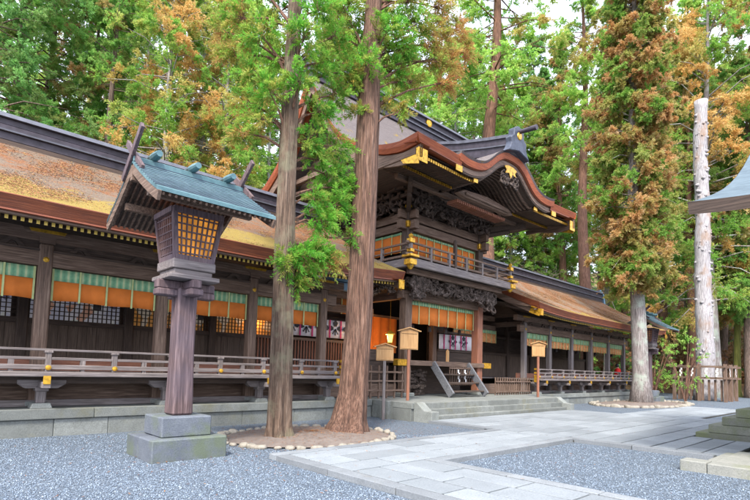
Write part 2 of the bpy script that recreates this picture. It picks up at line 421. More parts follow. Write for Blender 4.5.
# kerb strips along the path's edges
kb = MB()
def kerb(x0, y0, x1, y1, wd=.22, z=.092):
    L = math.hypot(x1-x0, y1-y0); n = max(1, round(L/1.35)); dx, dy = (x1-x0)/n, (y1-y0)/n
    for i in range(n):
        g = .008
        if abs(dx) > abs(dy): kb.box(x0+dx*i+g, x0+dx*(i+1)-g, y0, y0+wd, -.1, z, random.random())
        else: kb.box(x0, x0+wd, y0+dy*i+g, y0+dy*(i+1)-g, -.1, z, random.random())
kerb(4.66, -4, 4.66, 7.35); kerb(6.52, -4, 6.52, 5.4); kerb(6.52, 5.41, 11.6, 5.41); kerb(11.62, 2.6, 11.62, 5.64); kerb(4.66, 7.36, 11.58, 7.36); kerb(11.6, 7.62, 11.6, 9.9, .24)
tag(kb.build('stone_kerb', 'kerb_stone', bevel=.008, attr='blk'), kind='structure')
gp = MB(); gp.box(4.9, 6.52, -4, 5.4, -.05, .05); gp.box(4.9, 11.6, 5.64, 7.36, -.05, .05); gp.box(11.6, 30.4, 5.4, 7.9, -.05, .051); gp.box(11.85, 22, 2.4, 5.4, -.05, .052); gp.box(11.84, 21.1, 7.9, 9.93, -.05, .05)
tag(gp.build('path_bed', 'joint_soil'), kind='structure')

# raised stone terraces carrying the hall
def block_row(mb, x0, x1, yf, dep, z0, z1, ln, proud=0, axis='x'):
    t = x0
    while t < x1-.01:
        e = min(x1, t+random.uniform(.75, 1.3)*ln)
        if x1-e < ln*.3: e = x1
        g = .004; d = random.uniform(-.006, .006)
        if axis == 'x': mb.box(t+g, e-g, yf-proud+d, yf+dep, z0, z1, random.random())
        else: mb.box(yf-proud+d, yf+dep, t+g, e-g, z0, z1, random.random())
        t = e
tr = MB()
for (x0, x1) in ((-8, 11.45), (21.25, 40.2)):
    block_row(tr, x0, x1, 12.3, .5, -.1, .36, .95)
    block_row(tr, x0, x1, 12.3, .6, .366, .58, 2.3, .05)
    tr.box(x0, x1, 12.86, 22.5, -.1, .57, .3)
block_row(tr, 11.5, 21.2, 10.55, .8, -.1, .38, 1.4); block_row(tr, 11.5, 21.2, 10.55, .8, .386, .58, 1.9, .04)
block_row(tr, 11.4, 12.25, 11.46, .4, -.1, .57, .9, 0, 'x')
tr.box(11.52, 21.18, 11.3, 22.5, -.1, .575, .3)
tag(tr.build('stone_terrace', 'granite', bevel=.012, attr='blk'), kind='structure')
# broad stone steps in front of the terrace
st = empty('stone_steps', (16.35, 10, 0), 'broad pale granite steps of three treads leading up to the hall terrace', 'steps')
for k, (y0, z0, z1) in enumerate(((9.97, .0, .2), (10.17, .2, .39), (10.37, .39, .575))):
    m = MB(); block_row(m, 12.0, 20.75, y0, 10.545-y0, z0-.02 if k else -.1, z1, 1.75)
    m.build('tread', 'granite', st, bevel=.012, attr='blk')
for s, xa in ((-1, 11.62), (1, 20.76)):
    m = MB(); m.prism([(9.8, -.1), (10.54, -.1), (10.54, .60), (10.42, .60), (10.1, .36), (9.8, .34)], 'x', xa, xa+.36)
    m.build('cheek_stone', 'granite', st, bevel=.012)

# ------------------------------------------------------------------ carved and bracketed timber
def bracket_cluster(mb, x, y, z, k=1.0, steps=2, s=(0,-1)):
    bracket_set(mb, x, y, z, k, steps, s); mb.build('bracket_set', 'dark_timber_x', T); mb.__init__()
def bracket_set(mb, x, y, z, k, steps, s):
    """stepped bearing blocks and arms (masugumi) reaching out along s"""
    sx, sy = s
    mb.cbox((x, y, z+.08*k), (.30*k, .30*k, .16*k))
    for i in range(steps):
        zz = z + (.20+.26*i)*k; r = (.24+.26*i)*k
        mb.cbox((x, y, zz), (1.0*k, .12*k, .14*k)); 
        a = (x+sx*r-.0, y+sy*r, zz)
        mb.beam((x-sx*.3*k, y-sy*.3*k, zz), (x+sx*(r+.14*k), y+sy*(r+.14*k), zz+.002), .12*k, .145*k)
        for q in (-.42, 0, .42): mb.cbox((x+q*k*(1 if sx == 0 else 0)+sx*r, y+q*k*(1 if sy == 0 else 0)+sy*r, zz+.14*k), (.17*k, .17*k, .12*k))
        if i:
            mb.cbox((x+sx*r, y+sy*r, zz+.02*k), ((.95 if sx == 0 else .12)*k, (.95 if sy == 0 else .12)*k, .13*k))
def carving(mb, p, q, h, dep, n, out=(0,-1,0), seed=1):
    """a frieze of carved clouds, leaves and coiled bodies"""
    R = random.Random(seed); p = Vector(p); q = Vector(q); o = Vector(out); d = q-p
    for i in range(n):
        c = p + d*R.random() + Vector((0,0,1))*h*R.uniform(-.5,.5)
        a = R.uniform(0, 2*PI); pts = []; rs = []
        dn = d.normalized(); L = R.uniform(.7, 1.3); r0 = h*R.uniform(.09, .16)
        for k in range(7):
            t = k/6; a += R.uniform(.35, 1.1)
            pts.append(c + o*dep*(.35+.65*math.sin(PI*t)) + dn*math.cos(a)*h*.26*L*(.4+t) + Vector((0,0,1))*math.sin(a)*h*.26*L*(.4+t)); rs.append(r0*(1-.72*t))
        mb.tube(pts, rs, 6, .12)

def crest(mb, cx_, y, cz, s):
    """mulberry-leaf crest: three lobed leaves over five spreading roots, laid flat on the cloth"""
    def leaf(px, pz, ang, k):
        pts = []
        N = 22
        for i in range(N):
            t = i/(N-1)*2*PI; r = (.62 + .26*abs(math.cos(2.5*t)))*k*(1+.25*math.cos(t))
            pts.append((r*math.cos(t), r*math.sin(t)*.8))
        c, sn = math.cos(ang), math.sin(ang)
        mb.prism([(px+a*c-b*sn, pz+a*sn+b*c) for a, b in pts], 'y', y, y-.006)
    leaf(cx_, cz+.36*s, PI/2, .33*s); leaf(cx_-.36*s, cz+.02*s, PI, .29*s); leaf(cx_+.36*s, cz+.02*s, 0, .29*s)
    for a, w_ in ((-90, .07), (-58, .05), (-122, .05)):
        t = rad(a); dx, dz = math.cos(t), math.sin(t); n = (-dz, dx); L = .5*s*(1 if a == -90 else .95)
        c0 = (cx_, cz-.02*s); c1 = (cx_+dx*L, cz+dz*L); ww = w_*s
        mb.prism([(c0[0]+n[0]*ww, c0[1]+n[1]*ww), (c0[0]-n[0]*ww, c0[1]-n[1]*ww), (c1[0]-n[0]*ww*.7, c1[1]-n[1]*ww*.7), (c1[0]+n[0]*ww*.7, c1[1]+n[1]*ww*.7)], 'y', y, y-.005)
        mb.cbox((c1[0], y-.0035, c1[1]), (.11*s, .005, .09*s))

def banner(name, x0, x1, y, z0, z1, panels, label):
    """white cloth with magenta bands and dark crests; panels: list of (u, crest?)"""
    e = empty(name, ((x0+x1)/2, y, z1), label, 'banner')
    N = 60; P = []
    for i in range(N+1):
        x = x0+(x1-x0)*i/N; P.append([(x, y+.012*math.sin(x*9), z1), (x, y+.02*math.sin(x*9), (z0+z1)/2), (x, y+.03*math.sin(x*9+.4), z0)])
    o = MB().grid(P).build('cloth', 'white_cloth', e, smooth=True); s_ = o.modifiers.new('thick', 'SOLIDIFY'); s_.thickness = .008
    for u in panels[0]:
        x = x0+(x1-x0)*u; MB().box(x-.035, x+.035, y-.05, y-.038, z0, z1).build('stripe', 'magenta_cloth', e)
    for u in panels[1]:
        m = MB(); crest(m, x0+(x1-x0)*u, y-.04, (z0+z1)/2+.02, (z1-z0)*.70); m.build('crest', 'ink', e)
    return e

def valance(x0, x1, y, ztop, zmid, zbot, label, group, n=3, mat='orange_cloth', along='x'):
    """short split curtain: green upper band, cloth panels, pale straps"""
    e = empty('valance_curtain', ((x0+x1)/2, y, ztop) if along == 'x' else (y, (x0+x1)/2, ztop), label, 'curtain', group)
    def pt(t, off, z): return (t, y+off, z) if along == 'x' else (y+off, t, z)
    N = 40; P = []; Q = []
    for i in range(N+1):
        t = x0+(x1-x0)*i/N; wv = .018*math.sin(t*11)+.008*math.sin(t*31)
        P.append([pt(t, wv*.4, zmid), pt(t, wv, (zmid+zbot)/2), pt(t, wv*1.5, zbot+.012*math.sin(t*5))])
        Q.append([pt(t, wv*.3-.012, ztop), pt(t, wv*.4-.012, zmid-.01)])
    for nm, G, mt in (('cloth_panel', P, mat), ('green_band', Q, 'green_band')):
        o = MB().grid(G).build(nm, mt, e, smooth=True); s_ = o.modifiers.new('thick', 'SOLIDIFY'); s_.thickness = .008
    for k in range(n+1):
        t = x0+(x1-x0)*min(max(k/n, .012), .988)
        m = MB()
        if along == 'x': m.box(t-.02, t+.02, y-.045, y-.035, zbot-.02, ztop)
        else: m.box(y-.045, y-.035, t-.02, t+.02, zbot-.02, ztop)
        m.build('strap', 'green_strap', e)
    return e
def tassel(x, y, z, label, grp):
    e = empty('hanging_tassel', (x, y, z), label, 'tassel', grp)
    MB().tube([(x,y,z),(x,y,z-.12)], [.012,.012], 6).build('cord', 'crimson_cloth', e)
    MB().tube([(x,y,z-.1),(x,y,z-.14),(x,y,z-.34)], [.03,.075,.085], 10).build('bundle', 'dark_void', e)

# ------------------------------------------------------------------ the two long wings
def wing_roof_z(y):
    t = abs(y-16) ; t = 4.7-t
    return 4.69 + .42*t + .032*t*t if t >= 0 else 4.69+.42*t
def end_rise(u, t):
    a = max(0, 1-abs(u-4.45)/4.5); b = max(0, 1-abs(22.2-u)/4.5)
    return .19*(a*a+b*b)*max(0, 1-t/5)
def make_wing(s, root, roofmat):
    X = lambda u: CX + s*u
    us = np.linspace(4.45, 22.2, 60)
    # roof covering, both slopes, with thickness at verge
    rc = MB(); ys = [11.3+i*.235 for i in range(21)]
    for sg in (1, -1):
        rc.grid([[(X(u), 16-sg*(16-y), wing_roof_z(y)+end_rise(u, y-11.3)) for y in ys] for u in us])
    o = rc.build('roof_covering', roofmat, root, smooth=True)
    me = o.data; at = me.attributes.new('slope_t', 'FLOAT', 'POINT'); at.data.foreach_set('value', [max(0, min(1, (4.7-abs(v.co.y+root.location.y-16))/4.7*1.8)) for v in me.vertices])
    # layered bark eave and verge bands
    for sg in (1, -1):
        P = []
        for u in us:
            z = wing_roof_z(11.3)+end_rise(u, 0)
            row = [(11.3, z), (11.285, z-.02), (11.33, z-.12), (11.38, z-.26), (11.42, z-.30), (11.9, z-.12)]
            P.append([(X(u), 16-sg*(16-y), zz) for y, zz in row])
        MB().grid(P).build('eave_band', 'roof_band_x', root)
        m = MB(); m.grid([[(X(u), 16-sg*(16-y), wing_roof_z(11.3)+end_rise(u, 0)+dz) for y, dz in ((11.385,-.262), (11.375,-.30), (11.44,-.31))] for u in us]); m.build('eave_trim', 'red_trim', root)
        for ue in (4.45, 22.2):
            o_ = -1 if ue < 10 else 1
            P = []
            for y in ys:
                z = wing_roof_z(y)+end_rise(ue, y-11.3); yy = 16-sg*(16-y)
                P.append([(X(ue), yy, z), (X(ue-o_*.04), yy, z-.12), (X(ue-o_*.10), yy, z-.30), (X(ue-o_*.5), yy, z-.31)])
            MB().grid(P).build('verge_band', 'roof_band_y', root)
            m = MB()
            for i in range(len(ys)-1):
                a, b = ys[i], ys[i+1]
                za = wing_roof_z(a)+end_rise(ue, a-11.3)-.47; zb = wing_roof_z(b)+end_rise(ue, b-11.3)-.47
                m.beam((X(ue-o_*.16), 16-sg*(16-a), za), (X(ue-o_*.16), 16-sg*(16-b), zb), .07, .30)
            m.build('bargeboard', 'timber_y', root)
            m = MB(); z = wing_roof_z(11.3)+end_rise(ue, 0)
            m.beam((X(ue-o_*.115), 16-sg*4.72, z-.50), (X(ue-o_*.115), 16-sg*4.2, z-.28), .012, .33); m.cbox((X(ue-o_*.2), 16-sg*4.73, z-.46), (.24, .04, .30))
            m.build('corner_fitting', 'gold', root, each=True)
    # ridge
    m = MB()
    x0, x1 = sorted((X(4.6), X(22.15)))
    m.box(x0, x1, 15.62, 16.38, 7.0, 7.22); m.build('ridge_base', 'dark_timber_x', root)
    m = MB(); m.box(x0-.02, x1+.02, 15.68, 16.32, 7.24, 7.46); m.box(x0, x1, 15.66, 16.34, 7.50, 7.64); m.box(x0-.03, x1+.03, 15.70, 16.30, 7.64, 7.82)
    m.build('ridge_box', 'ridge_purple', root, bevel=.02)
    m = MB(); m.box(x0-.06, x1+.06, 15.60, 16.40, 7.46, 7.50); m.prism([(15.60, 7.82), (16.40, 7.82), (16.30, 7.96), (16.1, 8.02), (15.9, 8.02), (15.70, 7.96)], 'x', x0-.08, x1+.08)
    m.build('ridge_cap', 'ridge_light', root)
    # finial plate at the outer end of the ridge
    m = MB(); xe = X(22.24); m.prism([(15.5, 6.9), (16.5, 6.9), (16.42, 7.7), (16.2, 8.15), (16, 8.25), (15.8, 8.15), (15.58, 7.7)], 'x', xe, xe+s*.14); m.build('ridge_end', 'copper_blue', root, bevel=.03)
    # rafters with gilt tips
    rf = MB(); rb = MB(); cp = MB(); n = int((22.0-4.7)/.1275)
    for i in range(n+1):
        u = 4.72+i*.1275; z0 = 4.31+end_rise(u, 0); x = X(u)
        rf.beam((x, 11.6, z0), (x, 13.25, z0+.40), .062, .085); cp.cbox((x, 11.592, z0-.002), (.058, .014, .078))
        rb.beam((x, 20.4, z0), (x, 18.8, z0+.40), .062, .085)
    rf.build('rafter_row', 'dark_timber_y', root); rb.build('rafter_row', 'dark_timber_y', root); cp.build('rafter_caps', 'gold_paint', root)
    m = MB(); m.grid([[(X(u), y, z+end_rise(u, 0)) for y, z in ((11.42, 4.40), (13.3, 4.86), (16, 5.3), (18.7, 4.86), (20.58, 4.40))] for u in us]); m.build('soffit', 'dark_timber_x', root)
    m = MB()
    for a, b in zip(us[:-1], us[1:]): m.beam((X(a), 11.50, 4.395+end_rise(a, 0)-.03), (X(b), 11.50, 4.395+end_rise(b, 0)-.03), .12, .05)
    m.build('eave_batten', 'timber_x', root)
    # beams over the posts
    U0, U1 = 6.2, 19.75
    xa, xb = sorted((X(U0), X(U1)))
    for Y in (13.2, 18.8):
        m = MB(); m.box(xa-.6, xb+.6, Y-.12, Y+.12, 4.25, 4.52); m.build('eave_purlin', 'timber_x', root, bevel=.01)
        m = MB(); m.box(xa-.3, xb+.3, Y-.10, Y+.10, 3.70, 4.04); m.build('tie_beam', 'timber_x', root, bevel=.012)
        m = MB(); m.box(xa, xb, Y-.03, Y+.03, 4.04, 4.25); m.build('frieze_board', 'dark_timber_x', root)
    m = MB(); m.box(xa-.3, xb+.3, 13.085, 13.10, 4.02, 4.07)
    for i in range(10):
        uu = 6.4+1.305*i+.65
        if uu < 19.4: m.prism([(X(uu)-.26, 4.07), (X(uu)-.12, 4.07), (X(uu)-.04, 4.17), (X(uu)+.04, 4.17), (X(uu)+.12, 4.07), (X(uu)+.26, 4.07), (X(uu)+.07, 4.25), (X(uu)-.07, 4.25)], 'y', 13.12, 13.17)
    m.build('frog_leg_strut', 'dark_timber_x', root, each=True)
    cols = [6.42+2.61*i for i in range(6)]
    for i, u in enumerate(cols):
        x = X(u)
        m = MB(); r = .135 if s < 0 else .125
        m.box(x-r, x+r, 13.2-r, 13.2+r, .58, 4.20); m.build('column', 'timber_z' if s < 0 else 'grey_timber_z', root, bevel=.03)
        m = MB(); m.cbox((x, 13.2, .64), (.42, .42, .12)); m.build('foot_stone', 'granite', root, bevel=.02)
        m = MB(); m.prism([(x-.46, 4.49), (x-.42, 4.42), (x-.16, 4.34), (x-.15, 4.2), (x+.15, 4.2), (x+.16, 4.34), (x+.42, 4.42), (x+.46, 4.49)], 'y', 13.05, 13.072); m.build('boat_bracket', 'timber_x', root)
        m = MB(); m.prism([(x-.36, 4.50), (x-.32, 4.43), (x+.32, 4.43), (x+.36, 4.50)], 'y', 13.02, 13.048); m.build('bracket_cap', 'gold', root)
        m = MB(); m.tube([(x, 13.10, 3.84), (x, 13.07, 3.84), (x, 13.05, 3.84)], [.075, .075, .03], 8); m.build('stud', 'gold', root)
        if i < 6:
            m = MB(); m.box(x-.12, x+.12, 15.68, 15.92, 1.3, 4.6); m.build('inner_column', 'dark_timber_z', root, bevel=.02)
            m = MB(); m.box(x-.1, x+.1, 18.7, 18.9, .58, 4.2); m.build('rear_column', 'timber_z', root)
            m = MB(); m.box(x-.08, x+.08, 13.3, 15.7, 4.0, 4.24); m.build('cross_beam', 'dark_timber_y', root)
    # inner wall: boarded below, lattice above
    ub = [2.6] + cols
    for i in range(6):
        a, b = ub[i]+.12, ub[i+1]-.12; xa_, xb_ = sorted((X(a), X(b)))
        m = MB(); N = int((xb_-xa_)/.235)
        for k in range(N): m.box(xa_+(xb_-xa_)*k/N+.004, xa_+(xb_-xa_)*(k+1)/N-.004, 15.80, 15.83+random.uniform(0,.008), 1.36, 2.56)
        m.build('plank_panel', 'plank_wall', root)
        m = MB(); m.box(xa_, xb_, 15.74, 15.86, 2.56, 2.70); m.box(xa_, xb_, 15.76, 15.84, 3.52, 3.64); m.build('rail', 'dark_timber_x', root)
        if s < 0 and i >= 1:
            g = MB(); nx = int((xb_-xa_)/.115)
            for k in range(nx+1): x = xa_+(xb_-xa_)*k/nx; g.box(x-.014, x+.014, 15.772, 15.80, 2.70, 3.52)
            for k in range(1, 7): z = 2.70+.82*k/7; g.box(xa_, xb_, 15.765, 15.775, z-.012, z+.012)
            g.build('lattice', 'dark_timber_z', root)
    m = MB(); x0_, x1_ = sorted((X(2.6), X(19.6))); m.box(x0_, x1_, 16.3, 16.4, .6, 4.9); m.build('back_wall', 'dark_timber_x', root)
    m = MB(); m.box(*sorted((X(6.26), X(20.2))), 12.15, 14.9, 1.28, 1.355); m.box(x0_, x1_, 14.902, 16.3, 1.28, 1.352); m.build('deck_floor', 'grey_timber_x', root, each=True)
    m = MB(); m.box(*sorted((X(6.5), X(19.4))), 13.62, 13.70, 1.355, 1.60); m.build('sill_board', 'red_timber_x', root)
    # deck and balustrade
    xa, xb = sorted((X(6.25), X(20.2)))
    m = MB(); m.box(xa, xb, 12.06, 12.20, 1.255, 1.352); m.build('deck_edge', 'grey_timber_x', root, bevel=.01); m = MB(); m.box(xa, xb, 12.5, 12.62, 1.10, 1.28); m.build('deck_beam', 'dark_timber_x', root)
    rl = empty('balustrade', (0,0,0)); rl.parent = root; rl.location = (0,0,0)
    for nm, (ya, yb, za, zb) in {'top_rail': (12.37, 12.43, 1.79, 1.84), 'middle_rail': (12.36, 12.44, 1.60, 1.66), 'bottom_rail': (12.34, 12.46, 1.40, 1.50)}.items():
        m = MB(); m.box(xa, xb, ya, yb, za, zb); m.build(nm, 'grey_timber_x', rl, bevel=.008)
    k = 0; u = 6.45
    while u < 20.2:
        x = X(u); m = MB(); m.box(x-.055, x+.055, 12.35, 12.45, 1.355, 1.79); m.cbox((x, 12.4, 1.775), (.16, .14, .05)); m.build('post', 'grey_timber_z', rl, bevel=.008)
        m = MB(); m.tube([(x, 12.345, 1.44), (x, 12.31, 1.44), (x, 12.30, 1.44)], [.055, .055, .02], 8); m.build('stud', 'gold', rl)
        x2 = X(u+.64)
        if u+.64 < 20: m = MB(); m.box(x2-.05, x2+.05, 12.36, 12.44, 1.50, 1.60); m.build('spacer_block', 'grey_timber_z', rl)
        if u < 20 : m = MB(); m.box(x2-.04, x2+.04, 12.36, 12.44, 1.355, 1.40); m.build('spacer_block', 'grey_timber_z', rl)
        u += 1.29
    x = X(6.22)
    for z, h in ((1.815, .09), (1.63, .10), (1.45, .15), (1.27, .20)):
        m = MB(); m.cbox((x, 12.38, z), (.14, .20, h)); m.build('end_cap', 'gold', rl, bevel=.01)
    for i, u in enumerate([6.6]+[c+0.0 for c in cols[1:]]):
        x = X(u); m = MB(); m.box(x-.09, x+.09, 12.47, 12.65, .68, .96); m.build('deck_post', 'grey_timber_z', root, bevel=.02)
        m = MB(); m.prism([(x-.44, 1.18), (x-.44, 1.10), (x-.30, 1.0), (x+.30, 1.0), (x+.44, 1.10), (x+.44, 1.18)], 'y', 12.46, 12.66); m.cbox((x, 12.56, .985), (.24,.24,.1)); m.box(x-.08, x+.08, 12.02, 12.9, 1.02, 1.15)
        m.build('deck_bracket', 'grey_timber_x', root, bevel=.01)
        m = MB(); m.cbox((x, 12.02, 1.19), (.13, .03, .17)); m.build('joist_cap', 'gold', root)
        m = MB(); m.prism([(x-.2, .58), (x+.2, .58), (x+.16, .69), (x-.16, .69)], 'y', 12.38, 12.74); m.build('deck_post_stone', 'granite', root, bevel=.01)
    m = MB(); m.box(*sorted((X(2.6), X(19.5))), 13.4, 13.46, .60, 1.06); m.build('skirting_board', 'timber_x', root)
    m = MB(); m.box(*sorted((X(6.3), X(19.6))), 13.0, 13.10, .58, .72); m.build('ground_sill', 'grey_timber_x', root)
    # connecting bay next to the centre hall
    m = MB(); xa, xb = sorted((X(2.6), X(6.3))); m.box(xa, xb, 14.8, 15.0, 3.75, 4.05); m.box(xa, xb, 14.85, 14.98, 4.3, 4.55); m.build('connecting_beam', 'timber_x', root)
    # gable end facing the centre hall
    m = MB(); xg = X(6.42); m.prism([(13.3, 4.5), (18.7, 4.5), (16, 6.3)], 'x', xg-.03, xg+.03); m.build('gable_board', 'dark_timber_y', root)

LW = empty('shrine_wing', (CX-13, 16, 0), 'long single-storey timber wing left of the centre hall, mossy bark roof with red leaves', 'building', 'wings of the shrine hall')
make_wing(-1, LW, 'bark_roof_mossy')
RW = empty('shrine_wing', (CX+13, 16, 0), 'long single-storey timber wing right of the centre hall, brown leaf-strewn bark roof', 'building', 'wings of the shrine hall')
make_wing(1, RW, 'bark_roof_leafy')
# blue-grey copper gutter roof joining the left wing to the centre
m = MB(); m.box(10.3, 12.6, 13.7, 14.5, 4.52, 4.60); m.box(10.3, 12.6, 13.66, 13.74, 4.40, 4.66); m.box(10.3, 12.6, 13.66, 13.74, 4.70, 4.98); m.build('gutter_beam', 'copper_blue', LW)

ords = ['first', 'second', 'third', 'fourth', 'fifth', 'sixth']
for i in range(5):
    u0, u1 = 6.42+2.61*i+.15, 6.42+2.61*(i+1)-.15
    valance(CX-u1, CX-u0, 13.24, 3.68, 3.42, 2.96, f'orange and green valance curtain, {ords[i]} left-wing bay from the centre hall', 'valance curtains of the left wing', 4)
    valance(CX+u0, CX+u1, 13.24, 3.68, 3.40, 3.02, f'faded orange valance with pale green band, {ords[i]} right-wing bay from the centre', 'valance curtains of the right wing', 6, 'pale_orange_cloth')
    tassel(CX-(u0+u1)/2-.1, 13.5, 3.2, f'dark hanging tassel behind the {ords[i]} left-wing curtain counted from the centre hall', 'tassels under the curtains')
    tassel(CX+(u0+u1)/2+.1, 13.5, 3.2, f'dark hanging tassel behind the {ords[i]} right-wing curtain counted from the centre hall', 'tassels under the curtains')
valance(CX+2.6, CX+6.25, 14.75, 3.78, 3.62, 3.14, 'faded orange valance in the connecting bay between centre hall and right wing', 'valance curtains of the right wing', 8, 'pale_orange_cloth')
# votive pictures behind the left-wing lattice, faint glow added to brighten them
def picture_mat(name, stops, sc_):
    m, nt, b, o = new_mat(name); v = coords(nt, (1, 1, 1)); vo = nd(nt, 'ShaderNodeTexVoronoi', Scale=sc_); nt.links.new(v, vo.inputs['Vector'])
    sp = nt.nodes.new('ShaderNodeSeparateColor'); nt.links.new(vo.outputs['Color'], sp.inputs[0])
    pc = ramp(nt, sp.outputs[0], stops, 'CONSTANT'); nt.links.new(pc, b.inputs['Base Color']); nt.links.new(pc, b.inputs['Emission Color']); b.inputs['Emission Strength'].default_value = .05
picture_mat('votive_pale_glow', [(0, (.75,.73,.80)), (.35, (.62,.62,.75)), (.6, (.75,.42,.30)), (.72, (.78,.78,.76)), (.9, (.2,.18,.3))], 3.2)
picture_mat('votive_warm_glow', [(0, (.80,.38,.10)), (.45, (.72,.62,.50)), (.7, (.60,.25,.09)), (.88, (.25,.15,.1))], 3.0)
for i, mt in ((0, 'votive_warm_glow'), (1, 'votive_warm_glow'), (2, 'votive_pale_glow'), (3, 'votive_pale_glow'), (4, 'votive_pale_glow')):
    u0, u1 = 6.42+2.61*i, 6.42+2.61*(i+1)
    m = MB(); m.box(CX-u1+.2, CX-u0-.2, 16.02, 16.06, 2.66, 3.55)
    tag(m.build('votive_panel', mt, origin=(CX-(u0+u1)/2, 16, 2.66)), f'{"warm orange" if mt=="votive_warm_glow" else "pale"} votive panel behind the lattice of the {ords[i]} left-wing bay from the centre', 'panel', 'panels behind the lattice')
banner('crest_banner', 9.9, 13.4, 15.45, 2.78, 3.48, ([.0+.02, .2, .36, .6, .76, .98], [.1, .28, .5, .68, .88]), 'white banner with magenta stripes and dark leaf crests at the end of the left wing')
# low orange picket screen under it
e = empty('picket_screen', (10.4, 15.5, 1.4), 'warm brown slatted screen below the white banner left of the centre hall', 'screen')
m = MB()
for k in range(34): m.box(8.9+k*.13, 8.9+k*.13+.05, 15.5, 15.54, 1.55, 2.62)
m.build('slats', 'red_timber_z', e); m = MB(); m.box(8.85, 13.35, 15.48, 15.56, 1.45, 1.57); m.box(8.85, 13.35, 15.48, 15.56, 2.6, 2.7); m.build('screen_rail', 'timber_x', e)
#PART2
# ------------------------------------------------------------------ the two-storey centre hall
T = empty('worship_hall', (CX, 16, 0), 'two-storey carved timber centre hall with a curved gable roof trimmed in red and gold', 'building')
TX = (13.98, 18.72); TY = (13.2, 18.8)
# main roof
MV = [(0, 8.85), (.8, 8.78), (1.7, 8.97), (2.95, 9.50), (3.85, 10.15), (4.5, 10.85), (5.3, 12.2), (6.0, 13.5)]
def mz(t):
    for (a, za), (b, zb) in zip(MV[:-1], MV[1:]):
        if t <= b: k = (t-a)/(b-a); return za+(zb-za)*k
    return MV[-1][1]
def mzs(t): return (mz(max(0,t-.25))+2*mz(t)+mz(min(6,t+.25)))/4
def crise(u): a = abs(u)/5.4; return .10*max(0, a-.55)/.45
HW = 5.4
us = np.linspace(-HW, HW, 41); ts = np.linspace(0, 6, 31)
m = MB()
def cover(sg, ua, ub, t0): m.grid([[(CX+u, 16-sg*(6-t), mzs(t)+crise(u)*(1-t/6)) for t in np.linspace(t0, 6, 31)] for u in np.linspace(ua, ub, 21)])
cover(-1, -HW, HW, 0); cover(1, -HW, -3.1, 0); cover(1, -3.1, 3.1, 2.0); cover(1, 3.1, HW, 0)
m.build('roof_covering', 'bark_roof_clean', T, smooth=True)
bt = .30
for sg in (1, -1):
    for ur in ((np.linspace(-HW, -3.1, 12), np.linspace(3.1, HW, 12)) if sg == 1 else (us,)):
        m = MB(); m.grid([[(CX+u, 16-sg*(6-y), mzs(0)+crise(u)+dz) for y, dz in ((0, 0), (-.015, -.02), (.02, -.11), (.07, -.25), (.10, -bt), (.6, -bt+.12))] for u in ur]); m.build('eave_band', 'vermilion_band_x', T)
        m = MB(); m.grid([[(CX+u, 16-sg*(6-y), mzs(0)+crise(u)+dz) for y, dz in ((.065, -bt+.04), (.06, -bt), (.14, -bt-.01))] for u in ur]); m.build('eave_trim', 'red_trim', T)
    for s in (-1, 1):
        P = []
        for t in ts:
            z = mzs(t)+crise(HW)*(1-t/6); y = 16-sg*(6-t)
            P.append([(CX+s*HW, y, z), (CX+s*(HW-.03), y, z-.15), (CX+s*(HW-.1), y, z-bt), (CX+s*(HW-.6), y, z-bt-.01)])
        MB().grid(P).build('verge_band', 'vermilion_band_y', T)
        m = MB(); P1 = []
        for t in ts:
            z = mzs(t)+crise(HW)*(1-t/6)-bt-.03; y = 16-sg*(6-t)
            P1.append([(CX+s*(HW-.16), y, z), (CX+s*(HW-.16), y, z-.40), (CX+s*(HW-.24), y, z-.40), (CX+s*(HW-.24), y, z)])
        m.grid(P1); m.build('bargeboard', 'timber_y', T)
        m = MB(); z = mzs(0)-bt
        m.add([(CX+s*(HW-.145), 16-sg*5.93, z-.02), (CX+s*(HW-.145), 16-sg*5.0, z-.03), (CX+s*(HW-.145), 16-sg*5.25, z-.36), (CX+s*(HW-.145), 16-sg*5.93, z-.55),
               (CX+s*(HW-.155), 16-sg*5.93, z-.02), (CX+s*(HW-.155), 16-sg*5.0, z-.03), (CX+s*(HW-.155), 16-sg*5.25, z-.36), (CX+s*(HW-.155), 16-sg*5.93, z-.55)],
              [(0,1,2,3), (7,6,5,4), (0,4,5,1), (1,5,6,2), (2,6,7,3), (3,7,4,0)]); m.cbox((CX+s*(HW-.3), 16-sg*5.95, z-.25), (.42, .03, .42)); m.build('corner_fitting', 'gold', T, each=True)
        m = MB(); zt = mzs(4.2)-bt; m.add([(CX+s*(HW-.14), 16-sg*1.8+sg*a, zt+b) for a, b in ((0,-.05), (-.5,-.45), (-.45,-.1), (-.2,.05))], [(0,1,2,3)]); m.build('verge_fitting', 'gold', T)
# rafters with gilt tips either side of the curved gable, two tiers
for row, (y, z, dy) in enumerate(((10.3, 8.36, 1.3), (11.3, 8.40, 1.7))):
    c = MB(); c2 = MB()
    for sg, half in ((1, -1), (1, 1), (-1, 0)):
        m = MB()
        for k in range(86):
            u = -5.15+k*.1212
            zz = z+crise(u)*.6
            if sg == 1 and (abs(u) < 2.05 or u*half < 0): continue
            m.beam((CX+u, 16-sg*(16-y), zz), (CX+u, 16-sg*(16-y-dy), zz+.16*dy), .06, .08)
            if sg == 1: c.cbox((CX+u, y-.012, zz), (.085, .02, .095))
        m.build('rafter_row', 'dark_timber_y', T)
    c.build('rafter_caps', 'gold', T)
    for sg in (1, -1):
        m = MB()
        for u0, u1 in ((-5.22, -2.0), (2.0, 5.22)): m.box(CX+u0, CX+u1, y+.05, y+.17, z+.05, z+.12) if sg == 1 else m.box(CX+u0, CX+u1, 32-y-.17, 32-y-.05, z+.05, z+.12)
        m.build('rafter_board', 'gold' if (row == 0 and sg == 1 and False) else 'timber_x', T)
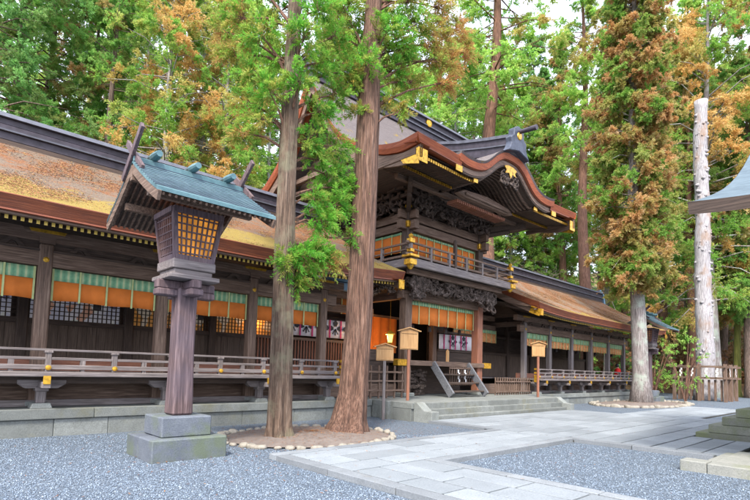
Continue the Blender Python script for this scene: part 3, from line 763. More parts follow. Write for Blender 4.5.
for s in (-1, 1):
    m = MB(); m.cbox((CX+s*3.3, 10.02, 8.42), (.34, .03, .2)); m.cbox((CX+s*2.1, 10.2, 8.38), (.25, .03, .14)); m.build('eave_fitting', 'gold', T, each=True)
    m = MB(); m.box(CX+s*5.22-.05, CX+s*5.22+.05, 10.2, 12.4, 8.33, 8.52); m.build('eave_side_rafter', 'timber_y', T)
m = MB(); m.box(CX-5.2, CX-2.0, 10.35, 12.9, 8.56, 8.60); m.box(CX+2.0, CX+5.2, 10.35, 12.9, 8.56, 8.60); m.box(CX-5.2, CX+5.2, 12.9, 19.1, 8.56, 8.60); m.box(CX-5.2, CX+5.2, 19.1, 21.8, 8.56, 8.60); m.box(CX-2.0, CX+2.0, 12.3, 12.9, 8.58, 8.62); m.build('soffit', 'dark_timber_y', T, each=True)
# main ridge
m = MB(); m.box(CX-5.5, CX+5.5, 15.7, 16.3, 13.1, 13.35); m.box(CX-5.5, CX+5.5, 15.74, 16.26, 13.40, 13.62); m.box(CX-5.5, CX+5.5, 15.70, 16.30, 13.67, 13.95); m.build('main_ridge', 'ridge_purple', T, bevel=.02)
m = MB(); m.box(CX-5.55, CX+5.55, 15.62, 16.38, 13.35, 13.40); m.box(CX-5.55, CX+5.55, 15.64, 16.36, 13.62, 13.67); m.prism([(15.58, 13.95), (16.42, 13.95), (16.3, 14.14), (16.0, 14.2), (15.7, 14.14)], 'x', CX-5.6, CX+5.6); m.build('main_ridge_cap', 'ridge_light', T)
for u in (-3.35, -1.1, 1.6):
    m = MB(); m.tube([(CX+u, 15.70, 13.80), (CX+u, 15.64, 13.80), (CX+u, 15.62, 13.80)], [.2, .2, .13], 16); m.build('ridge_crest', 'gold', T)
# curved front gable
KP = [(0, 9.97), (.35, 9.96), (.65, 9.90), (1.1, 9.65), (1.5, 9.31), (1.85, 9.07), (2.35, 8.95), (2.85, 8.94), (3.25, 9.02)]
def kz(u, off=0):
    u = abs(u)
    for (a, za), (b, zb) in zip(KP[:-1], KP[1:]):
        if u <= b: return za+(zb-za)*(u-a)/(b-a)
    return KP[-1][1]
def kzs(u): return sum(kz(u+d)*w for d, w in ((-.2,1), (-.1,2), (0,3), (.1,2), (.2,1)))/9
ku = np.linspace(-3.25, 3.25, 85)
def knorm(u):
    d = (kzs(u+.02)-kzs(u-.02))/.04; n = math.hypot(1, d); return (-d/n, 1/n)
m = MB(); m.grid([[(CX+u, y, kzs(u)+.055*(y-10)*max(0,(1-abs(u)/3.5))) for y in np.linspace(9.97, 15.2, 14)] for u in ku]); m.build('gable_roof_covering', 'bark_roof_clean', T, smooth=True)
def kband(y0, y1, o0, o1):
    m = MB(); P = []
    for u in ku:
        n = knorm(u); z = kzs(u); a = (CX+u-n[0]*o0, z-n[1]*o0); b = (CX+u-n[0]*o1, z-n[1]*o1)
        P.append([(a[0], y0+.0, a[1]), (b[0], y0+.06, b[1]), (b[0], y1, b[1]), (a[0], y1, a[1]), (a[0], y0, a[1])])
    m.grid(P)
    for i in (0, len(P)-1): m.add(P[i][:4], [(0,1,2,3)])
    return m
kband(9.92, 10.2, -.02, .07).build('gable_shingle_edge', 'bark_roof_clean', T)
kband(9.95, 10.1, .072, .28).build('gable_band', 'vermilion_band_x', T)
kband(10.02, 10.102, .282, .31).build('gable_trim', 'red_trim', T)
def karc(y0, y1, o0, o1, umax, name, mat_):
    m = MB(); P = []
    for u in np.linspace(-umax, umax, 50):
        n = knorm(u*.97); z = kzs(u*.97)
        P.append([(CX+u-n[0]*o0, y0, z-n[1]*o0), (CX+u-n[0]*o1, y0, z-n[1]*o1), (CX+u-n[0]*o1, y1, z-n[1]*o1), (CX+u-n[0]*o0, y1, z-n[1]*o0), (CX+u-n[0]*o0, y0, z-n[1]*o0)])
    m.grid(P); return m.build(name, mat_, T)
karc(10.11, 10.23, .32, .50, 3.1, 'gable_bargeboard', 'timber_x')
karc(10.13, 10.21, .501, .55, 2.9, 'gable_bargeboard_trim', 'dark_timber_x')
for i in range(13): karc(10.42+i*.17, 10.48+i*.17, .52, .63, 2.15, 'curved_rafter', 'timber_x')
karc(10.24, 12.8, .505, .52, 2.2, 'gable_soffit', 'dark_timber_x')
m = MB(); m.prism([(CX-.42, 9.42), (CX-.30, 9.30), (CX-.36, 9.16), (CX-.12, 9.22), (CX, 9.02), (CX+.12, 9.22), (CX+.36, 9.16), (CX+.30, 9.30), (CX+.42, 9.42), (CX+.2, 9.50), (CX-.2, 9.50)], 'y', 10.07, 10.095); m.build('apex_fitting', 'gold', T)
m = MB(); carving(m, (CX-.6, 10.22, 8.98), (CX+.6, 10.22, 8.98), .45, .12, 26, seed=3); m.build('gable_pendant_carving', 'carved_wood', T)
m = MB(); carving(m, (CX-1.7, 12.35, 8.75), (CX+1.7, 12.35, 8.75), .8, .22, 60, seed=4); m.box(CX-2, CX+2, 12.5, 12.6, 8.3, 9.5); m.build('gable_frieze_carving', 'carved_wood', T)
m = MB(); m.prism([(CX-1.9, 8.26), (CX-1.5, 8.18), (CX+1.5, 8.18), (CX+1.9, 8.26), (CX+1.5, 8.45), (CX, 8.56), (CX-1.5, 8.45)], 'y', 11.1, 11.35); m.box(CX-1.5, CX+1.5, 11.02, 11.1, 8.24, 8.36); m.build('rainbow_beam', 'timber_x', T, bevel=.03)
m = MB()
for k in range(28): m.cbox((CX-1.6+k*.119, 11.6, 8.06), (.05, .5, .12))
m.build('small_rafter_row', 'red_timber_y', T)
# ridge of the curved gable with its demon-plate
P = [(9.95, 10.10), (11, 10.30), (12.4, 10.62), (14.2, 11.15)]
for nm, w_, a, b, mt in (('gable_ridge_base', .50, -.22, .12, 'ridge_purple'), ('gable_ridge_cap', .60, .12, .17, 'ridge_light'), ('gable_ridge_box', .40, .17, .45, 'ridge_purple'), ('gable_ridge_top', .52, .45, .57, 'ridge_light')):
    m = MB(); m.grid([[(CX-w_/2, y, z+a), (CX-w_/2, y, z+b), (CX+w_/2, y, z+b), (CX+w_/2, y, z+a), (CX-w_/2, y, z+a)] for y, z in P]); m.add([(CX-w_/2, P[0][0], P[0][1]+a), (CX-w_/2, P[0][0], P[0][1]+b), (CX+w_/2, P[0][0], P[0][1]+b), (CX+w_/2, P[0][0], P[0][1]+a)], [(0,1,2,3)])
    m.build(nm, mt, T)
m = MB(); m.prism([(CX-.78, 9.82), (CX-.62, 10.0), (CX-.5, 10.22), (CX-.55, 10.42), (CX-.36, 10.55), (CX-.34, 10.82), (CX-.12, 10.95), (CX, 10.98), (CX+.12, 10.95), (CX+.34, 10.82), (CX+.36, 10.55), (CX+.55, 10.42), (CX+.5, 10.22), (CX+.62, 10.0), (CX+.78, 9.82), (CX, 10.0)], 'y', 9.72, 10.0)
pl = m.build('demon_plate', 'copper_dark', T, bevel=.03)
m = MB(); m.tube([(CX, 9.72, 10.58), (CX, 9.68, 10.58)], [.15, .13], 16); m.build('plate_crest', 'gold', pl)
m = MB(); m.tube([(CX, 10.1, 10.78), (CX, 9.6, 10.74), (CX, 9.0, 10.70)], [.08, .08, .10], 12); m.build('ridge_spout', 'ridge_purple', T)
# upper storey: posts, curtain, beams, brackets
for x in TX:
    for y in TY:
        m = MB(); m.box(x-.17, x+.17, y-.17, y+.17, 5.6, 7.95); o = m.build('upper_column', 'dark_timber_z', T, bevel=.03)
        if y == 13.2:
            m = MB(); m.cbox((x, y, 7.28), (.52, .52, .26)); m.cbox((x, y, 8.0), (.5, .5, .12)); m.build('column_collar', 'gold', T, bevel=.03)
        m = MB(); m.box(x-.19, x+.19, y-.19, y+.19, .70, 4.55); m.build('lower_column', 'timber_z' if x < 16 else 'red_timber_z', T, bevel=.035)
        m = MB(); m.cbox((x, y, .65), (.6, .6, .16)); m.build('foot_stone', 'granite', T, bevel=.03)
mB = MB(); mB2 = MB(); mW = MB()
for (z0, z1, pr) in ((7.08, 7.42, .13), (7.50, 7.84, .10)):
    for y in TY: mB.box(TX[0]-.5, TX[1]+.5, y-pr, y+pr, z0, z1)
    for x in TX: mB2.box(x-pr+.003, x+pr-.003, TY[0]-.5, TY[1]+.5, z0+.004, z1-.004)
mB.build('upper_beam', 'timber_x', T, bevel=.012, each=True); mB2.build('upper_side_beam', 'timber_y', T, bevel=.012, each=True)
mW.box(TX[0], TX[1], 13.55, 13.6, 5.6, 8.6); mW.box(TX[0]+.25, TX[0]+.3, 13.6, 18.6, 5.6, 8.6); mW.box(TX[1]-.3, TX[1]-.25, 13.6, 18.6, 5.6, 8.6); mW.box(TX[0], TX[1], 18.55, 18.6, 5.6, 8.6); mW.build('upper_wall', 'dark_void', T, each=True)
m = MB()
for x in np.linspace(TX[0], TX[1], 7): bracket_cluster(m, x, 13.2, 7.80, .80, 4)
for y in (14.0, 14.8, 15.6, 16.4, 17.2, 18.0): bracket_cluster(m, TX[0], y, 7.80, .80, 4, (-1, 0)); bracket_cluster(m, TX[1], y, 7.80, .80, 4, (1, 0))
for x, sx in ((TX[0], -1), (TX[1], 1)):
    for y, sy in ((13.2, -1), (18.8, 1)): bracket_cluster(m, x, y, 7.85, .95, 3, (sx, 0)); m.beam((x, y, 8.0), (x+sx*1.5, y+sy*1.5, 8.36), .16, .3); m.beam((x, y, 7.8), (x+sx*1.0, y+sy*1.0, 8.06), .16, .2); m.build('corner_arm', 'dark_timber_x', T); m = MB()
m = MB(); carving(m, (TX[0], 12.98, 8.15), (TX[1], 12.98, 8.15), .62, .35, 120, seed=9); m.build('upper_carving', 'carved_wood', T); m = MB(); carving(m, (TX[0]-.2, 13.3, 8.15), (TX[0]-.2, 18.6, 8.15), .6, .3, 90, (-1, 0, 0), seed=10); m.build('upper_carving', 'carved_wood', T)
m = MB(); m.box(TX[0]-1.9, TX[1]+1.9, 11.95, 12.12, 8.34, 8.54); m.box(TX[0]-1.9, TX[1]+1.9, 19.9, 20.05, 8.34, 8.54); m.build('eave_purlin', 'timber_x', T, each=True)
m = MB()
for s in (-1, 1):
    x = CX+s*4.5
    for z, h in ((8.62, .2), (9.5, .2)): m.box(x-.1, x+.1, 12.5 if z < 9 else 14, 19.5 if z < 9 else 18, z, z+h)
    m.prism([(11.5, 8.7), (20.5, 8.7), (18.5, 9.6), (16, 12.2), (13.5, 9.6)], 'x', CX+s*3.9, CX+s*3.95)
    for y in (13.2, 14.6, 16, 17.4, 18.8): m.box(CX+s*3.95, CX+s*4.7, y-.09, y+.09, 8.66, 8.84)
m.build('side_gable_frame', 'timber_y', T, each=True)
# balcony
BX = (12.92, 19.78); BY = 12.0
m = MB(); m.box(BX[0]+.1, BX[1]-.1, BY+.1, 20.0, 5.52, 5.60); m.build('balcony_floor', 'grey_timber_y', T)
m = MB(); m.box(BX[0], BX[1], BY, BY+.14, 5.36, 5.66); m.box(BX[0], BX[1], 19.9, 20.04, 5.36, 5.66); m.build('balcony_edge', 'grey_timber_x', T, bevel=.012, each=True)
m = MB(); m.box(BX[0], BX[0]+.14, BY+.145, 19.895, 5.362, 5.658); m.box(BX[1]-.14, BX[1], BY+.145, 19.895, 5.362, 5.658); m.build('balcony_edge', 'grey_timber_y', T, bevel=.012, each=True)
m = MB(); m.box(BX[0]+.35, BX[1]-.35, BY+.38, BY+.55, 5.18, 5.40); m.build('balcony_joist', 'timber_x', T)
br = empty('balcony_balustrade', (0,0,0)); br.parent = T
for z0, z1 in ((6.20, 6.27), (5.98, 6.03), (5.74, 5.82)):
    m = MB(); m.box(BX[0]-.15, BX[1]+.15, BY+.08, BY+.15, z0, z1); m.box(BX[0]+.06, BX[0]+.13, BY+.151, 19.9, z0, z1); m.box(BX[1]-.13, BX[1]-.06, BY+.151, 19.9, z0, z1); m.build('rail', 'timber_x', br, each=True)
for x in np.linspace(BX[0]+.1, BX[1]-.1, 7):
    m = MB(); m.box(x-.05, x+.05, BY+.065, BY+.165, 5.66, 6.2 if abs(x-CX) < 3 else 6.30); m.build('post', 'grey_timber_z', br)
for y in (13.6, 15.2, 16.8, 18.4):
    m = MB(); m.box(BX[0]+.045, BX[0]+.145, y-.05, y+.05, 5.66, 6.2); m.build('post', 'grey_timber_z', br)
for x in BX:
    sg = 1 if x < CX else -1
    m = MB(); m.cbox((x+sg*.08, BY+.10, 5.50), (.34, .34, .20)); m.cbox((x+sg*.08, BY+.10, 5.72), (.46, .46, .09)); m.cbox((x+sg*.1, BY+.12, 6.3), (.22, .22, .16)); m.cbox((x+sg*.1, BY+.12, 5.94), (.2, .2, .12)); m.tube([(x+sg*.1, BY+.12, 5.40), (x+sg*.1, BY+.12, 5.24)], [.16, .05], 8)
    m.tube([(x+sg*.1, BY+.12, 6.38), (x+sg*.1, BY+.12, 6.5), (x+sg*.1, BY+.12, 6.58)], [.06, .1, .02], 8); m.build('corner_fitting', 'gold', br, bevel=.02)
m = MB(); m.box(15.55, 15.67, BY+.05, BY+.17, 5.66, 6.62); m.tube([(15.61, BY+.11, 6.62), (15.61, BY+.11, 6.75), (15.61, BY+.11, 6.84)], [.05, .09, .02], 8); m.build('newel_post', 'dark_timber_z', br)
# lower brackets and dragon carving under the balcony
m = MB()
for x in np.linspace(TX[0]+.6, TX[1]-.6, 4): bracket_cluster(m, x, 13.2, 4.62, .62, 2)
for x, sx in ((TX[0], -1), (TX[1], 1)):
    for y in (13.2, 15, 17, 18.8): bracket_cluster(m, x, y, 4.62, .68, 2, (sx, 0))
    bracket_cluster(m, x, 13.2, 4.60, .8, 2)
m = MB(); carving(m, (TX[0], 12.95, 4.98), (TX[1], 12.95, 4.98), .62, .42, 170, seed=21); m.build('dragon_carving', 'carved_wood', T); m = MB(); carving(m, (TX[0]-.3, 13.1, 4.9), (TX[0]-.3, 15.5, 4.9), .5, .3, 50, (-1,0,0), seed=22); m.build('dragon_carving', 'carved_wood', T)
for x in TX: m = MB(); carving(m, (x-.25, 12.85, 4.75), (x+.25, 12.85, 4.75), .7, .35, 34, seed=int(x*3)); m.build('lion_head_carving', 'carved_wood', T)
m = MB(); m.prism([(TX[0]-.35, 4.36), (TX[1]+.35, 4.36), (TX[1]+.35, 4.66), (CX+1, 4.74), (CX-1, 4.74), (TX[0]-.35, 4.66)], 'y', 13.03, 13.37); m.build('lintel_beam', 'timber_x', T, bevel=.015)
m = MB(); m.box(TX[0]-.12, TX[0]+.12, 13.4, 18.6, 4.38, 4.66); m.box(TX[1]-.12, TX[1]+.12, 13.4, 18.6, 4.38, 4.66); m.build('side_lintel', 'timber_y', T, each=True)
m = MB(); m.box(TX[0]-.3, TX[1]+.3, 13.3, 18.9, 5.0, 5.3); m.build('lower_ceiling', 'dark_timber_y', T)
# deck of the centre hall
m = MB(); m.box(13.5, 19.2, 12.92, 13.12, 1.78, 1.98); m.build('deck_edge', 'timber_x', T, bevel=.012)
m = MB(); m.box(13.55, 19.15, 13.1, 18.8, 1.86, 1.94); m.build('deck_floor', 'timber_y', T)
for x in (13.55, 19.15): m = MB(); m.cbox((x, 13.02, 1.88), (.50, .28, .25)); m.build('deck_fitting', 'gold', T, bevel=.02)
m = MB(); m.box(13.6, 19.1, 14.4, 14.5, .58, 1.8); m.build('under_deck_board', 'dark_timber_x', T)
m = MB(); m.box(11.6, 14.0, 13.9, 14.05, 1.95, 2.30); m.box(11.6, 13.9, 13.95, 14.03, 1.0, 1.95); m.box(11.6, 13.9, 13.9, 14.0, 2.3, 2.36); m.build('side_parapet', 'dark_timber_x', T, each=True)
for x in (17.55,): m = MB(); m.box(x-.14, x+.14, 14.68, 14.94, 1.9, 5.0); m.build('inner_column', 'timber_z', T, bevel=.02)
m = MB(); m.box(17.75, 20.9, 15.0, 15.06, 1.9, 4.9); m.build('inner_board', 'dark_timber_x', T)
m = MB(); m.box(17.7, 20.6, 14.66, 14.74, 1.94, 2.58); m.box(17.7, 20.6, 14.6, 14.8, 2.5, 2.6); m.box(17.7, 20.6, 14.6, 15.0, 3.36, 3.45); m.build('offering_counter', 'dark_timber_x', T, each=True)
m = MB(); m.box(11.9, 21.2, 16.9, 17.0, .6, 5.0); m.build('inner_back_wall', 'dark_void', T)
banner('crest_banner', 17.72, 20.3, 14.58, 2.62, 3.30, ([.12, .30, .45, .62, .78], [.375, .70]), 'white banner with leaf crests over the counter inside the centre hall')
valance(TX[0]+.2, TX[1]-.2, 13.28, 4.36, 4.20, 3.46, 'bright orange valance with green band across the lower front of the centre hall', 'valance curtains of the centre hall', 7)
valance(TX[0]+.2, TX[1]-.2, 13.26, 7.06, 6.97, 6.20, 'bright orange valance behind the front balcony of the upper storey', 'valance curtains of the centre hall', 9)
valance(13.45, 18.5, TX[0]-.02, 7.04, 6.96, 6.24, 'orange valance on the left flank of the upper storey', 'valance curtains of the centre hall', 9, along='y')
valance(12.1, 13.75, 14.9, 4.5, 4.32, 3.72, 'orange valance on the open passage left of the centre hall', 'valance curtains of the centre hall', 4)
for i, x in enumerate((14.7, 15.75, 16.8, 17.8)): tassel(x, 13.5, 3.55, f'dark hanging tassel, {ords[i]} from the left under the centre hall curtain', 'tassels of the centre hall')
# amber cloth and the lit lantern in the left passage
e = empty('amber_screen', (14.6, 15.9, 1.9), 'amber gold cloth screen lit by the lantern left of the centre hall', 'screen')
m = MB(); m.grid([[(13.3+i*.1, 15.9+.05*math.sin(i*1.3), z) for z in (2.35, 3.1, 3.9)] for i in range(31)]); m.build('cloth', 'orange_cloth', e, smooth=True)
m = MB(); m.box(13.2, 16.4, 15.85, 15.95, 3.9, 4.0); m.build('screen_rail', 'timber_x', e)
e = empty('hanging_lantern', (14.05, 14.1, 2.5), 'small lit hanging lantern glowing amber left of the centre hall', 'lantern')
m = MB(); m.tube([(14.05, 14.1, 2.68), (14.05, 14.1, 3.0)], [.085, .13], 6); m.build('glass', 'lamp_glow', e)
m = MB(); m.tube([(14.05, 14.1, 3.0), (14.05, 14.1, 3.04), (14.05, 14.1, 3.16)], [.2, .2, .03], 6); m.tube([(14.05, 14.1, 2.62), (14.05, 14.1, 2.68)], [.07, .1], 6); m.tube([(14.05, 14.1, 3.16), (14.05, 14.1, 4.4)], [.008, .008], 5); m.build('cap', 'gold', e)
ld = bpy.data.lights.new('lantern_light', 'POINT'); ld.energy = 30; ld.color = (1, .55, .18); ld.shadow_soft_size = .12; lo = bpy.data.objects.new('lantern_light', ld); COL.objects.link(lo); lo.location = (14.05, 14.35, 2.85)
ld = bpy.data.lights.new('room_lamp_light', 'POINT'); ld.energy = 14; ld.color = (1, .55, .2); ld.shadow_soft_size = .15; lo = bpy.data.objects.new('room_lamp_light', ld); COL.objects.link(lo); lo.location = (9.0, 15.92, 3.2)

# wooden ramp-stair up to the deck
e = empty('wooden_stair', (16.6, 12.5, .58), 'weathered blue-grey wooden stair with slanting stringers before the centre hall', 'stair')
for x in (15.35, 17.65):
    m = MB(); m.beam((x, 12.95, 1.90), (x, 11.95, .66), .09, .30, (0, 0, 1)); m.build('stringer', 'blue_plank', e, bevel=.01)
for i, (y, z) in enumerate(((12.15, .80), (12.4, 1.13), (12.65, 1.46))):
    m = MB(); m.box(15.40, 17.60, y-.14, y+.16, z-.03, z+.03); m.build('tread', 'dark_timber_x', e, bevel=.01)
# slatted gate with paper streamers at the head of the stair
e = empty('slatted_gate', (17.0, 12.6, .6), 'low slatted wooden gate hung with white paper streamers on the stair', 'gate')
m = MB()
for k in range(11): m.box(16.2+k*.15, 16.235+k*.15, 12.74, 12.775, 1.0, 1.78)
m.build('slats', 'timber_z', e); m = MB(); m.box(16.15, 17.8, 12.71, 12.735, 1.70, 1.76); m.box(16.15, 17.8, 12.71, 12.735, 1.05, 1.11); m.build('gate_rail', 'timber_x', e)
def shide(e, x, y, z, k=1.0, ax='x'):
    m = MB(); w_ = .09*k
    for i in range(4):
        o = (.03 if i % 2 else -.03)*k
        if ax == 'x': m.box(x+o-w_/2, x+o+w_/2, y-.004*(i+1), y-.004*i-.001, z-(i+1)*.13*k, z-i*.13*k+.01)
        else: m.box(y-.004*(i+1), y-.004*i-.001, x+o-w_/2, x+o+w_/2, z-(i+1)*.13*k, z-i*.13*k+.01)
    return m.build('paper_streamer', 'white_paper', e)
shide(e, 16.75, 12.70, 1.66); shide(e, 17.2, 12.70, 1.66)
e = empty('prayer_stick', (16.3, 12.95, 1.98), 'pale upright wooden tablet stick standing on the deck edge', 'stick')
m = MB(); m.prism([(16.22, 1.985), (16.38, 1.985), (16.38, 2.42), (16.30, 2.50), (16.22, 2.42)], 'y', 12.93, 12.97); m.build('tablet', 'new_board', e)
# collection of weathered logs and stones under the deck edge
e = empty('rubble_pile', (14.6, 13.3, .58), 'pile of weathered split wood stacked under the deck of the centre hall', 'wood pile')
m = MB(); R = random.Random(5)
for k in range(70):
    x = R.uniform(14.1, 15.3); z = R.uniform(.64, 1.55); a = R.uniform(-.5, .5); L = R.uniform(.12, .3); y = 13.35+R.uniform(0, .2)
    m.beam((x-L, y+a*.2, z), (x+L, y-a*.2, z+a*.2), .09, .09)
m.build('split_logs', 'carved_wood', e)

# ------------------------------------------------------------------ fences on the terrace
def fence(name, x0, x1, y, z0, h, n, rails, label, mat_='timber', peg=True, bolder=.045):
    e = empty(name, ((x0+x1)/2, y, z0), label, 'fence')
    for k in range(n):
        x = x0+(x1-x0)*k/(n-1); m = MB(); m.box(x-bolder/2, x+bolder/2, y-bolder/2, y+bolder/2, z0, z0+h); m.build('picket', mat_+'_z', e)
    for r in rails: m = MB(); m.box(x0-.05, x1+.05, y-.055, y-.026, z0+r, z0+r+.06); m.build('rail', mat_+'_x', e)
    return e
fence('lattice_fence', 10.9, 13.25, 12.62, .58, 1.15, 7, (.25, .58, .90), 'low brown lattice fence behind the two notice boards', 'timber', bolder=.05)
fence('picket_fence', 19.35, 22.3, 12.62, .58, .80, 16, (.12, .58), 'low brown picket fence right of the wooden stair', 'timber')
# ------------------------------------------------------------------ notice boards
def notice_board(x, y, z0, zb, zt, w_, rz, label, foot='grey_timber_z'):
    e = empty('notice_board', (x, y, z0), label, 'notice board', 'wooden notice boards')
    def B(m, nm, mt, bev=0): o = m.build(nm, mt, None, (0,0,0), bev); o.parent = e; return o
    m = MB(); m.box(-.045, .045, -.045, .045, 0, zb-z0+.02); B(m, 'post', foot, .008)
    h = zt-zb; a = zb-z0; g = w_*.12
    m = MB(); m.prism([(-w_/2, a), (w_/2, a), (w_/2, a+h*.82), (0, a+h*.82+g), (-w_/2, a+h*.82)], 'y', -.05, -.01); B(m, 'board', 'new_board', .006)
    m = MB()
    for s in (-1, 1): m.beam((s*(w_/2+.09), -.03, a+h*.80), (s*-.004, -.03, a+h*.82+g+.035), .16, .035)
    B(m, 'board_roof', 'new_board', .004)
    for bz in (a+.03, a+h*.70): m = MB(); m.box(-w_/2+.04, w_/2-.04, -.07, -.052, bz, bz+.04); B(m, 'batten', 'new_board')
    e.rotation_euler.z = rz
    return e
notice_board(11.08, 11.34, 0, 1.87, 2.42, .56, rad(-34), 'smaller low pale wooden notice board on a post, left of the taller one')
notice_board(12.26, 11.40, 0, 2.28, 3.06, .62, rad(-34), 'tall pale wooden notice board on a post by the left end of the stone steps', 'red_timber_z')
notice_board(20.0, 10.9, .57, 2.33, 3.02, .58, rad(-40), 'pale wooden notice board on a post by the right end of the stone steps', 'red_timber_z')

# ------------------------------------------------------------------ standing wooden lanterns
def lantern(label):
    e = empty('standing_lantern', (0,0,0), label, 'lantern', 'tall wooden lanterns flanking the hall')
    m = MB(); m.box(-.64, .64, -.62, .04, -.1, .36, .1); m.box(-.64, .64, .05, .62, -.1, .355, .5); o = m.build('lower_plinth', 'dark_stone', e, bevel=.02, attr='blk')
    m = MB(); m.box(-.43, .43, -.42, .42, .362, .70); m.build('upper_plinth', 'dark_stone', e, bevel=.02)
    # tapered post
    m = MB(); b, t = .19, .175
    ring = lambda r, z: [(-r,-r,z), (r,-r,z), (r,r,z), (-r,r,z)]
    m.add(ring(b, .702)+ring(.168, 1.8)+ring(t, 2.95), [(0,3,2,1), (8,9,10,11)]+[(i, (i+1)%4, 4+(i+1)%4, 4+i) for i in range(4)]+[(4+i, 4+(i+1)%4, 8+(i+1)%4, 8+i) for i in range(4)]); m.build('post', 'lantern_wood', e, bevel=.035)
    m = MB(); m.box(-.52, .52, -.09, .09, 2.90, 3.06); m.box(-.085, .085, -.52, .52, 2.905, 3.055); m.box(-.52, .52, -.12, .12, 2.78, 2.90); m.box(-.12, .12, -.52, .52, 2.782, 2.898); m.build('cross_arm', 'lantern_wood', e, bevel=.02)
    m = MB(); m.box(-.44, .44, -.44, .44, 3.06, 3.14); m.box(-.34, .34, -.34, .34, 3.14, 3.24); m.box(-.38, .38, -.38, .38, 3.24, 3.40); m.build('box_base', 'grey_timber_x', e, bevel=.012)
    z0, z1, r0, r1 = 3.40, 4.26, .32, .425
    m = MB(); m.add(ring(r0-.03, z0)+ring(r1-.03, z1), [(i, (i+1)%4, 4+(i+1)%4, 4+i) for i in range(4)]); m.build('paper_pane', 'lit_paper', e)
    m = MB()
    for k in range(4):
        c, s = math.cos(k*PI/2), math.sin(k*PI/2)
        R_ = lambda a, rr, z: (a*c - (-rr)*s, a*s + (-rr)*c, z)
        for j in range(1, 8):
            f = -1+2*j/8; m.beam(R_(f*(r0-.02), r0, z0), R_(f*(r1-.02), r1, z1), .022, .03, (c*0+.0, 0, 1) if False else (-s, c, .2))
        for j in range(1, 7):
            q = j/7; rr = r0+(r1-r0)*q; z = z0+(z1-z0)*q; m.beam(R_(-rr, rr, z), R_(rr, rr, z), .03, .022)
    lt = m.build('lattice', 'lantern_wood', e)
    m = MB()
    for sx in (-1, 1):
        for sy in (-1, 1): m.beam((sx*r0, sy*r0, z0), (sx*r1, sy*r1, z1), .075, .075, (0, 1, .1))
    for z, r in ((z0+.03, r0+.02), (z1-.03, r1+.02)):
        for s in (-1, 1): m.box(-r, r, s*r-.035, s*r+.035, z-.05, z+.05); m.box(s*r-.035, s*r+.035, -r+.036, r-.036, z-.048, z+.048)
    m.build('box_frame', 'lantern_wood', e)
    # gabled copper roof, ridge along x
    zt = 5.03; hw = 1.02; hd = 1.30; ze = 4.24
    f = lambda q: ze+(zt-ze)*(.85*q+.15*q*q)
    m = MB(); qs = np.linspace(0, 1, 9)
    for s in (-1, 1):
        m.grid([[(x, s*hd*(1-q), f(q)) for q in qs] for x in np.linspace(-hw, hw, 3)])
        m.grid([[(x, s*hd*(1-q), f(q)-.06) for q in qs] for x in (-hw, hw)])
        m.grid([[(x, s*hd, ze), (x, s*hd, ze-.06)] for x in (-hw, hw)])
        for xx in (-hw, hw): m.grid([[(xx, s*hd*(1-q), f(q)), (xx, s*hd*(1-q), f(q)-.06)] for q in qs])
    rf = m.build('copper_roof', 'copper_patina', e)
    m = MB()
    for s in (-1, 1): m.grid([[(x, s*(hd-.01)*(1-q), f(q)-.065) for q in qs] for x in (-hw+.01, hw-.01)])
    m.build('soffit_board', 'dark_timber_y', rf)
    m = MB()
    for s in (-1, 1):
        for j in range(1, 13):
            q = j/13; m.beam((-hw-.006, s*hd*(1-q), f(q)+.006), (hw+.006, s*hd*(1-q), f(q)+.004), .013, .012)
    m.build('roof_seam', 'copper_dark', rf)
    m = MB()
    for s in (-1, 1):
        for xx in (-hw+.03, hw-.03):
            for a, b in zip(qs[:-1], qs[1:]): m.beam((xx, s*hd*(1-a), f(a)-.14), (xx, s*hd*(1-b), f(b)-.14), .05, .15)
    m.box(-hw, hw, -.05, .05, 4.66, 4.82); m.box(-hw+.1, hw-.1, -.62, -.52, 4.30, 4.42); m.box(-hw+.1, hw-.1, .52, .62, 4.30, 4.42); m.box(-hw+.1, -.9, -.7, .7, 4.1, 4.16) if False else None
    m.build('bargeboard', 'timber_y', e)
    m = MB()
    for s in (-1, 1):
        for k in range(20):
            x = -hw+.10+k*(2*hw-.2)/19; m.beam((x, s*(hd-.03), ze-.085), (x, s*hd*.5, f(.5)-.085), .035, .045); m.beam((x, s*hd*.5, f(.5)-.085), (x, s*.03, zt-.10), .035, .045)
    m.build('rafter_row', 'timber_y', e)
    m = MB(); m.box(-hw, hw, -.07, .07, zt-.05, zt+.05); m.build('ridge', 'copper_patina', e, bevel=.01)
    for xx in (-hw+.02, hw-.02):
        for s in (-1, 1):
            m = MB(); m.beam((xx+s*.03, -s*.40, zt-.26), (xx+s*.03, s*.47, zt+.44), .12, .055, (1,0,0)); m.build('forked_finial', 'lantern_wood', e, bevel=.006)
    for x in (-.68, 0.0, .68):
        m = MB(); m.tube([(x, -.30, zt+.12), (x, -.15, zt+.12), (x, .15, zt+.12), (x, .30, zt+.12)], [.055, .075, .075, .055], 10); m.build('ridge_billet', 'copper_patina', e)
    return e
L1 = lantern('tall wooden lantern with lit amber lattice box and copper gable roof, nearest the camera')
L2 = copy_tree(L1); L1.location = (3.55, 8.82, 0); L2.location = (33.9, 11.0, 0); L2.scale = (1.12, 1.12, 1.08)
for ch in L2.children:
    if ch.name.startswith('paper_pane'): ch.data = ch.data.copy(); ch.data.materials[0] = MAT['pale_orange_cloth']
L2['label'] = 'unlit tall wooden lantern half hidden behind the orange-tipped cedar by the right wing'
L1.rotation_euler.z = 0

